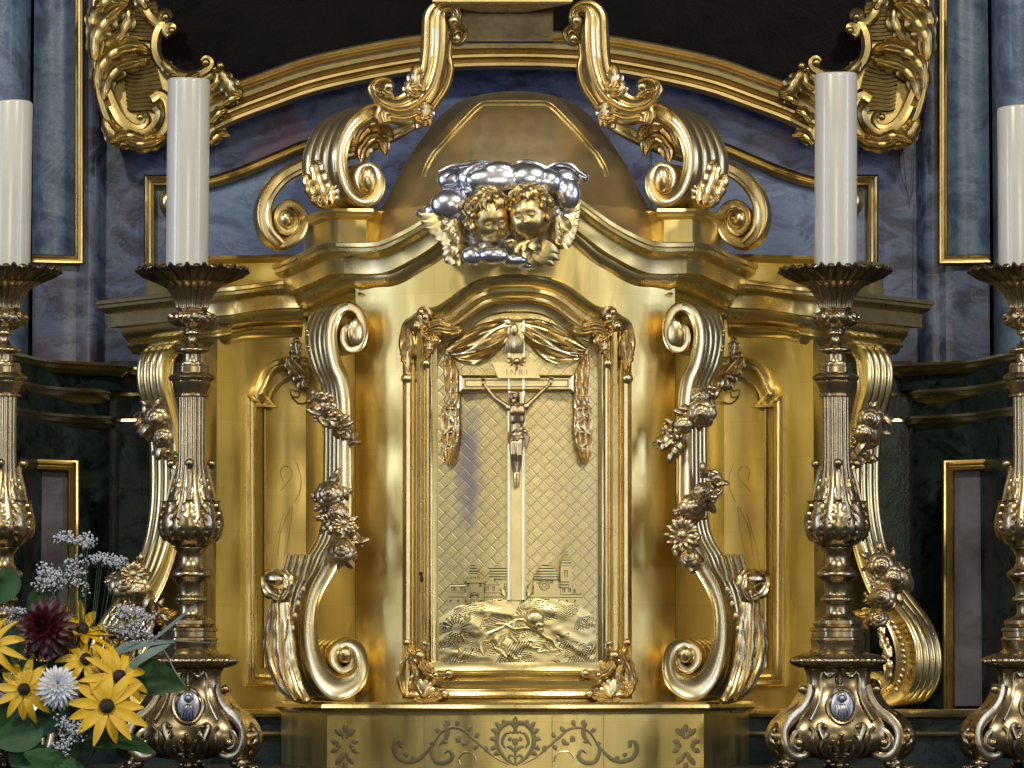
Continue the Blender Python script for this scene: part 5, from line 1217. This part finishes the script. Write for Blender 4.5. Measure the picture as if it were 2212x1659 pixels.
    # front medallion and carved frame
    def F_(x, y, lift=0):
        th = -math.pi/2; yy = y; tb_ = [(1042,196),(1100,182),(1160,184),(1220,206),(1290,248),(1350,296),(1420,330),(1490,330),(1550,290),(1600,150),(1660,120)]
        Rr = r(np.interp(yy, [a for a, b in tb_], [b for a, b in tb_]))/(.866*1.2); dx = r(x)
        w = .80+.24*(dx/(Rr*.9))**2
        return Vector((C[0]+dx, C[1]-Rr*min(w, 1.0)-lift, z10(yy)))
    med = G(); mc = F_(8, 1272, .011)
    M = Matrix.Rotation(-.22, 3, 'X'); med.ell(mc, (r(74), .006, r(98)), M, 28, 10)
    mo = mk('medallion', med, M_MEDAL, o)
    rg = G().tube([mc+M@Vector((r(88)*math.cos(a), -.004, r(114)*math.sin(a))) for a in np.linspace(0, 2*math.pi, 41)], .0032, 8); mk('medallion_rim', rg, M_BRASS, o)
    bu = G()
    bu.ell(mc+M@Vector((0,-.007,r(38))), (r(20),.006,r(26)), su=12, sv=8); bu.ell(mc+M@Vector((0,-.006,r(-40))), (r(46),.006,r(46)), su=14, sv=8); bu.ell(mc+M@Vector((0,-.0055,r(46))), (r(32),.004,r(34)), su=14, sv=8)
    for i in range(5): bu.tube([mc+M@Vector((r(-36+i*15),-.010,r(-5))), mc+M@Vector((r(-30+i*16),-.0125,r(-40))), mc+M@Vector((r(-40+i*19),-.009,r(-80)))], .0022, 6)
    return o, mo, bu, F_, r, z10, cc, C
cst, mo, bu, F_, rr_, z10, cc, CC = candlestick()
def reli():
    g = G()
    for s in (-1, 1):
        g.tube([F_(s*x, y, .004) for x, y in ((60,1060),(110,1075),(120,1120),(118,1180),(135,1250),(170,1320),(195,1360))], .0035, 8)
        g.tube([F_(s*x, y, .006) for x, y in cat([(95,1400),(120,1385),(140,1400),(130,1440),(115,1480),(125,1530),(100,1575),(40,1600),(0,1605)], 3)], .006, 8, 1, .2)
        g.tube([F_(s*x, y, .004) for x, y in cat([(200,1400),(175,1430),(178,1490),(160,1540),(120,1590)], 3)], .0045, 8)
        for pts, w in (([(20,1570),(50,1560),(75,1530)], .009), ([(10,1560),(30,1520),(50,1490)], .009), ([(115,1470),(95,1450),(90,1420)], .008), ([(30,1075),(70,1085),(100,1060)], .008)):
            g.leaf([F_(s*p[0], p[1], .006) for p in cat(pts, 4)], w, (0,-1,.2), 3, bulge=.7, thick=.4, na=2)
    g.leaf([F_(0, y, .008) for y in (1570,1530,1490,1455)], .014, (0,-1,.2), 3, bulge=.6, thick=.4)
    g.leaf([F_(0, y, .006) for y in (1060,1090,1125,1150)], .008, (0,-1,0), 2, bulge=.6, thick=.4)
    for x, y, q in ((0,1450,14),(25,1585,13),(-25,1585,13),(95,1400,15),(-95,1400,15),(0,1150,9),(0,1640,30),(45,1635,18),(-45,1635,18)): g.ell(F_(x, y, .008), q*.34e-3, su=10, sv=8)
    mk('carved_relief', g, M_BRASS, cst)
reli(); mk('saint_relief', bu, M_MEDAL, mo)
tag(cst, 'brass candlestick standing just right of the tabernacle, silver oval medallion on its foot')
dx = lambda px: P(px, 1400, CY).x-cst.location.x
cs2 = copy_tree(cst); cs2.location.x += dx(411); cs2['label'] = 'brass candlestick left of the tabernacle, its foot half hidden by yellow flowers'
cs3 = copy_tree(cst); cs3.location.x += dx(2222); cs3['label'] = 'brass candlestick cut by the right edge of the photo, outermost on the right'
cs4 = copy_tree(cst); cs4.location.x += dx(2); cs4['label'] = 'brass candlestick cut by the left edge of the photo, outermost on the left'
for c_ in (cst, cs2, cs3, cs4): c_['group'] = 'brass candlesticks in a row on the altar'
# candles
def candle(pxb, pxt, pyt, label, seed):
    b0 = P(pxb, 590, CY); t0 = P(pxt, pyt, CY); r0 = .0462*CS; rnd = random.Random(seed); g = G(); R = []
    prof = [(0.0,r0*.98),(.02,r0),(.5,r0),(.985,r0),(.993,r0*.985),(.998,r0*.95),(1.0,r0*.9),(1.0,r0*.5),(.992,r0*.2)]
    for t, rr in prof:
        c = b0.lerp(t0, t); R.append([c+Vector((rr*math.cos(a), rr*math.sin(a), (.0012*math.sin(a*2+seed)) if t > .9 else 0)) for a in [2*math.pi*k/48 for k in range(48)]])
    g.rings(R); o = mk('altar_candle', g, M_WAX); tag(o, label, 'candle', 'thick white candles on the brass candlesticks')
    w = G().tube([t0+Vector((0,0,-.004)), t0+Vector((.001,0,.004)), t0+Vector((.003,0,.007))], .0012, 6); wk = mk('wick', w, M_BLACK, o)
candle(404, 408, 172, 'thick ivory candle on the candlestick just left of the tabernacle, second from the left', 1)
candle(1805, 1806, 160, 'tallest thick ivory candle, on the candlestick just right of the tabernacle', 2)
candle(19, 25, 221, 'thick ivory candle at the left edge of the photo, outermost left', 3)
candle(2203, 2200, 232, 'thick ivory candle cut by the right edge of the photo, outermost right', 4)
# ================================================================ FLOWERS
def col(name, c1, c2, rough=.5, scale=40, **kw):
    m, nt, b = mat(name, c1, 0, rough, **kw); geo = nnode(nt, 'ShaderNodeNewGeometry'); n = nnode(nt, 'ShaderNodeTexNoise', Scale=float(scale), Detail=3.0); nt.links.new(geo.outputs['Position'], n.inputs['Vector'])
    r = ramp(nt, n.outputs[0], [(.35, c1), (.65, c2)]); nt.links.new(r.outputs[0], b.inputs['Base Color']); return m
M_YEL = col('yellow_petal', (.58,.34,.006), (.66,.41,.008), .5, 30, Subsurface_Weight=.1, Subsurface_Scale=.01)
M_CONE = col('brown_flower_cone', (.010,.006,.004), (.03,.018,.007), .7, 300)
M_RED = col('dark_red_petal', (.030,.001,.003), (.065,.002,.006), .45, 60)
M_WHT = col('white_petal', (.58,.59,.62), (.68,.68,.70), .55, 40, Subsurface_Weight=.1, Subsurface_Scale=.01)
M_LEAF = col('green_leaf', (.012,.045,.012), (.026,.080,.022), .5, 25, Specular_IOR_Level=.25)
M_LEAF2 = col('blue_green_grass', (.07,.12,.11), (.12,.18,.16), .5, 25)
M_STEM = col('green_stem', (.03,.07,.02), (.05,.09,.03), .5, 60)
M_BB = col('small_white_blossom', (.46,.47,.53), (.60,.61,.64), .6, 90)
FY = -.72
def P7(x, y, Y=FY): q = K(7, [(x, y)])[0]; return P(q[0], q[1], Y)
def petal(c, d, n, L, w, droop, tw=0):
    """long ray petal starting at c, heading d, facing n"""
    d = d.normalized(); n = (n-d*n.dot(d)).normalized(); s = d.cross(n); R = []
    for i in range(11):
        t = i/10; ww = w*(math.sin(math.pi*min(.999, .10+.88*t))**.75)*(1-.1*t); p = c+d*L*t*(1-.12*droop*t)+n*(.10*L*math.sin(math.pi*t)-droop*L*t*t)
        R.append([p+s*ww*a*math.cos(tw*t)+n*(-ww*.35*(1-abs(a))*(1 if abs(a) < 1 else 0)-.0004*k_+ww*a*math.sin(tw*t)+.05*ww*math.cos(a*9)) for k_, a in ((0,-1),(0,-.5),(0,0),(0,.5),(0,1),(3,.5),(3,0),(3,-.5))])
    return G().rings(R)
def rudbeckia(x, y, R_, n, tiltv, label, seed, petals=12, droop=.25, Y=FY, first=None, skip=()):
    rnd = random.Random(seed); c = P7(x, y, Y); nrm = Vector(tiltv).normalized(); o = thing('black_eyed_susan', c, label, 'flower', 'yellow rays flowers in the bouquet')
    o['group'] = 'yellow flowers of the bouquet'
    u = nrm.orthogonal().normalized(); v = nrm.cross(u); L = R_*.35e-3*.92; a0 = rnd.random()
    for i in range(petals):
        if i in skip: continue
        a = a0+2*math.pi*(i+rnd.uniform(-.18,.18))/petals; d = u*math.cos(a)+v*math.sin(a)
        mk('petal', petal(c+d*.008, d+nrm*rnd.uniform(-.1,.15), nrm, L*rnd.uniform(.86,1.08), 0.0088*R_/190*rnd.uniform(.85,1.15), droop+rnd.uniform(-.1,.15), rnd.uniform(-.4,.4)), M_YEL, o, angle=60)
    M = Matrix((u, v, nrm)).transposed(); cn = G().ell(c+nrm*.006, (.0122*R_/190,)*2+(.0125,), M, 20, 12, lambda dd: 1+.05*math.sin(19*dd.x)*math.sin(19*dd.y))
    co = mk('cone', cn, M_CONE, o)
    st = G()
    for i in range(60):
        t = i/60; rr = .0115*R_/190*math.sqrt(t); a = i*2.4; st.ell(c+nrm*(.006+.0125*math.sqrt(max(0, 1-t*.95)))+(u*math.cos(a)+v*math.sin(a))*rr, .0011, su=5, sv=4)
    mk('florets', st, M_CONE, co)
    e = Vector((P7(300, 2100, Y+.15))); mk('stem', G().tube(cat([tuple(c-nrm*.004), tuple(c-nrm*.05+Vector((0,.02,-.02))), tuple(c.lerp(e, .6)+Vector((0,.08,0))), tuple(e)], 6), .0022, 6), M_STEM, o)
    return o
rudbeckia(152, 1175, 195, 0, (-.1,-1,.15), 'yellow black-eyed flower at the left edge of the bouquet, left of the white flower', 1, 12)
rudbeckia(660, 1280, 235, 0, (.05,-1,.25), 'large open yellow black-eyed flower, lowest of the bouquet, right of the white flower', 2, 13, .12, FY-.04)
rudbeckia(730, 1098, 215, 0, (.45,-.8,.25), 'yellow black-eyed flower at the right of the bouquet, above the large low one', 3, 13, .30, FY-.01)
rudbeckia(530, 995, 185, 0, (.1,-.9,.45), 'yellow black-eyed flower with drooping petals right below the dark red one', 4, 10, .5, FY)
rudbeckia(500, 815, 215, 0, (.35,-.35,.8), 'highest yellow flower, seen from the side just right of the dark red one', 5, 12, -.25, FY+.04)
rudbeckia(-35, 905, 190, 0, (-.5,-.8,.3), 'yellow flower cut by the left edge of the photo, only a few petals in view', 6, 10, .45, FY)
rudbeckia(690, 850, 110, 0, (.5,-.5,.5), 'small yellow flower half hidden behind white sprays at the right of the bouquet', 7, 9, .0, FY+.06)
def pom(name, x, y, R_, m, label, cat__, seed, rows, Y, w, nrm=(0,-1,.1)):
    rnd = random.Random(seed); c = P7(x, y, Y); nrm = Vector(nrm).normalized(); o = thing(name, c, label, cat__); u = nrm.orthogonal().normalized(); v = nrm.cross(u); L = R_*.35e-3*.92
    for j, (n, el, sc) in enumerate(rows):
        for i in range(n):
            a = 2*math.pi*(i+.5*j+rnd.uniform(-.2,.2))/n; d = (u*math.cos(a)+v*math.sin(a))*math.cos(el)+nrm*math.sin(el)
            n2_ = (nrm*math.cos(el)-(u*math.cos(a)+v*math.sin(a))*math.sin(el))
            mk('petal', petal(c+nrm*.008*j, d, n2_, L*sc*rnd.uniform(.9,1.08), w, .12-.3*(j/len(rows)), rnd.uniform(-.3,.3)), m, o, angle=60)
    return o
pom('dahlia', 290, 800, 200, M_RED, 'dark red dahlia at the top left of the bouquet', 'flower', 11, [(17,-.15,1.0),(16,.05,.95),(15,.3,.85),(13,.55,.72),(11,.8,.58),(8,1.1,.45)], FY+.01, .0105, (-.15,-1,.1))
pom('chrysanthemum', 360, 1165, 140, M_WHT, 'white many-petalled flower between two yellow flowers of the bouquet', 'flower', 12, [(22,-.3,1.05),(22,-.05,1.0),(20,.2,.92),(18,.45,.8),(14,.75,.65),(10,1.1,.5)], FY-.01, .0052, (.1,-1,.2))
# baby's breath: sprays of tiny blossoms on hair-thin stalks
def spray(pts, n, seed, label, Y=FY+.05, root=(420,1500), spread=60, r=.0021):
    rnd = random.Random(seed); k = cat(pts, 6); g = G(); s = G(); rt = P7(*root, Y+.03); last = None
    for i in range(n):
        p = k[rnd.randrange(len(k))]; rad = spread*(.4+.6*rnd.random())*math.sqrt(rnd.random()); a = rnd.uniform(0, 6.28)
        q = P7(p[0]+rad*math.cos(a), p[1]+rad*.8*math.sin(a), Y+rnd.uniform(-.05,.05)); rr = r*rnd.uniform(.6,1.25)
        for j in range(3): g.ell(q+Vector((rnd.uniform(-1,1), rnd.uniform(-1,1), rnd.uniform(-1,1)))*rr*.7, (rr, rr*.8, rr*.6), Matrix.Rotation(rnd.uniform(0,3), 3, 'Y'), 5, 4)
        if i % 2 == 0:
            m = P7(p[0], p[1]+spread*.7, Y); s.tube([m, m.lerp(q, .5)+Vector((rnd.uniform(-.003,.003), 0, 0)), q], .00045, 3)
            if i % 14 == 0: s.tube(cat([tuple(m), tuple(m.lerp(rt, .5)+Vector((.01,0,0))), tuple(rt)], 4), .0008, 4)
    o = mk('baby_breath', g, M_BB, flat=False); tag(o, label, 'filler flowers', kind='stuff'); mk('stalks', s, M_STEM, o)
spray([(380,250),(430,240),(520,250),(540,270)], 150, 1, 'highest small spray of tiny white blossoms left of the candlestick', spread=70)
spray([(560,360),(640,370),(700,380),(740,390),(500,380),(420,400)], 200, 2, 'spray of tiny white blossoms reaching right toward the golden console', spread=60)
spray([(260,420),(300,460),(360,480),(330,540),(250,510),(440,480),(470,440),(500,540)], 420, 3, 'broad spray of tiny white blossoms above the dark red dahlia', spread=85)
spray([(720,680),(780,700),(850,690),(900,760),(830,780),(740,800),(680,790),(900,840),(780,840),(940,820)], 560, 4, 'dense cloud of tiny white blossoms right of the highest yellow flower', spread=80)
spray([(380,1370),(420,1420),(480,1400),(460,1470),(380,1500),(400,1560)], 300, 5, 'cluster of tiny white blossoms below the white flower', FY-.02, (420,1700), 70)
spray([(20,680),(90,690),(140,700),(60,760)], 90, 6, 'tiny white blossoms at the left edge beside the dark red dahlia', spread=45)
# leaves and grass blades
def bigleaf(pts, w, label, Y=FY+.03, m=M_LEAF, n=(0,-1,.3), parent=None):
    c = cat([(p[0], p[1], (p[2] if len(p) > 2 else 0)) for p in pts], 5); n = tilt(n); N = len(c)-1
    def se(t):
        ww = w*math.sin(math.pi*(.03+.95*t))**.75*(1.15-.45*t); top = []
        for k in range(-4, 5):
            a = k/4; top.append((a*ww, .18*ww*(abs(a)**1.3)+.02*ww*math.sin(t*40-abs(a)*6)-(.05*ww if k == 0 else 0), .18*abs(a)*ww))
        return top+[(a*ww, .18*ww*(abs(a)**1.3)-.0012, .18*abs(a)*ww) for a in (1,.5,0,-.5,-1)]
    o = mk('leaf', G().sweep([P7(p[0], p[1], Y+p[2]) for p in c], se, n), m, None, angle=60); tag(o, label, 'leaf'); return o
bigleaf([(-40,1500),(80,1470),(190,1440),(260,1400)], .038, 'dark green leaf at the lower left under the leftmost yellow flower', FY+.02)
bigleaf([(560,1760),(420,1690),(280,1620),(150,1570)], .042, 'bright green leaf at the bottom edge below the bouquet', FY-.03, n=(0,-.7,.8))
bigleaf([(480,1530),(620,1490),(780,1500),(960,1570)], .034, 'green leaf pointing right below the large yellow flower', FY+.0, n=(0,-.6,.8))
bigleaf([(740,1180),(860,1110),(980,1110),(1150,1160)], .042, 'broad dark green leaf pointing right in front of the candlestick foot', FY+.08, n=(0,-1,.2))
bigleaf([(-30,640),(30,560),(50,500),(20,420)], .030, 'upright dark green leaf at the left edge above the bouquet', FY+.05)
bigleaf([(170,680),(220,620),(280,580),(330,560)], .020, 'narrow green leaf between the dahlia and the upper white spray', FY+.08)
bigleaf([(240,1130),(200,1080),(180,1020),(190,960)], .026, 'green leaf behind the white flower under the dahlia', FY+.06)
bigleaf([(60,1640),(120,1600),(250,1590),(330,1640)], .03, 'green leaf in the bottom left corner', FY+.04)
bigleaf([(20,800),(60,860),(60,960),(30,1040)], .03, 'shaded green leaf behind the flowers at the left edge', FY+.09)
bigleaf([(380,1260),(330,1330),(250,1400),(200,1500)], .032, 'shaded green leaf behind the leftmost yellow flower', FY+.09)
bigleaf([(600,1350),(540,1430),(450,1500),(420,1620)], .04, 'shaded green leaf behind the lowest yellow flower', FY+.09)
bigleaf([(100,1240),(60,1330),(40,1420),(0,1500)], .04, 'shaded green leaf below the leftmost yellow flower', FY+.10)
bigleaf([(420,1100),(420,1200),(480,1300),(560,1350)], .04, 'shaded green leaf between the white flower and the yellow ones', FY+.10)
bigleaf([(300,1000),(360,1040),(430,1080),(500,1100)], .035, 'shaded green leaf under the dark red dahlia', FY+.09)
GL = ['grass blade crossing the candlestick foot at a steep slant', 'blue-green grass blade rising right toward the candlestick stem', 'lower blue-green grass blade in front of the candlestick foot', 'thin pale grass stalk lying level across the candlestick plinth', 'thin bent grass stalk hanging over the candlestick foot', 'short blue-green grass blade behind the right yellow flower']
for i, (pts, w, n_) in enumerate((([(860,930),(980,840),(1100,740),(1210,650)], .0035, 0), ([(690,960),(820,915),(950,885),(1080,880)], .006, 0), ([(780,1060),(860,990),(960,930),(1050,890)], .009, 0), ([(900,885),(1050,872),(1200,880),(1350,888)], .0014, 0), ([(960,860),(1030,960),(1080,1060),(1150,1160)], .0016, 0), ([(640,1000),(700,960),(780,900),(860,880)], .007, 0))):
    g = G(); c = cat(pts, 6)
    g.sweep([P7(p[0], p[1], FY+.01) for p in c], lambda t, w=w: [(-w*math.sin(math.pi*(.06+.9*t))**.6, 0), (0, -.25*w-.0003), (w*math.sin(math.pi*(.06+.9*t))**.6, 0), (0, .0005)], (0,-1,.3))
    o = mk('grass_blade', g, M_LEAF2, None); tag(o, GL[i], 'grass blade')
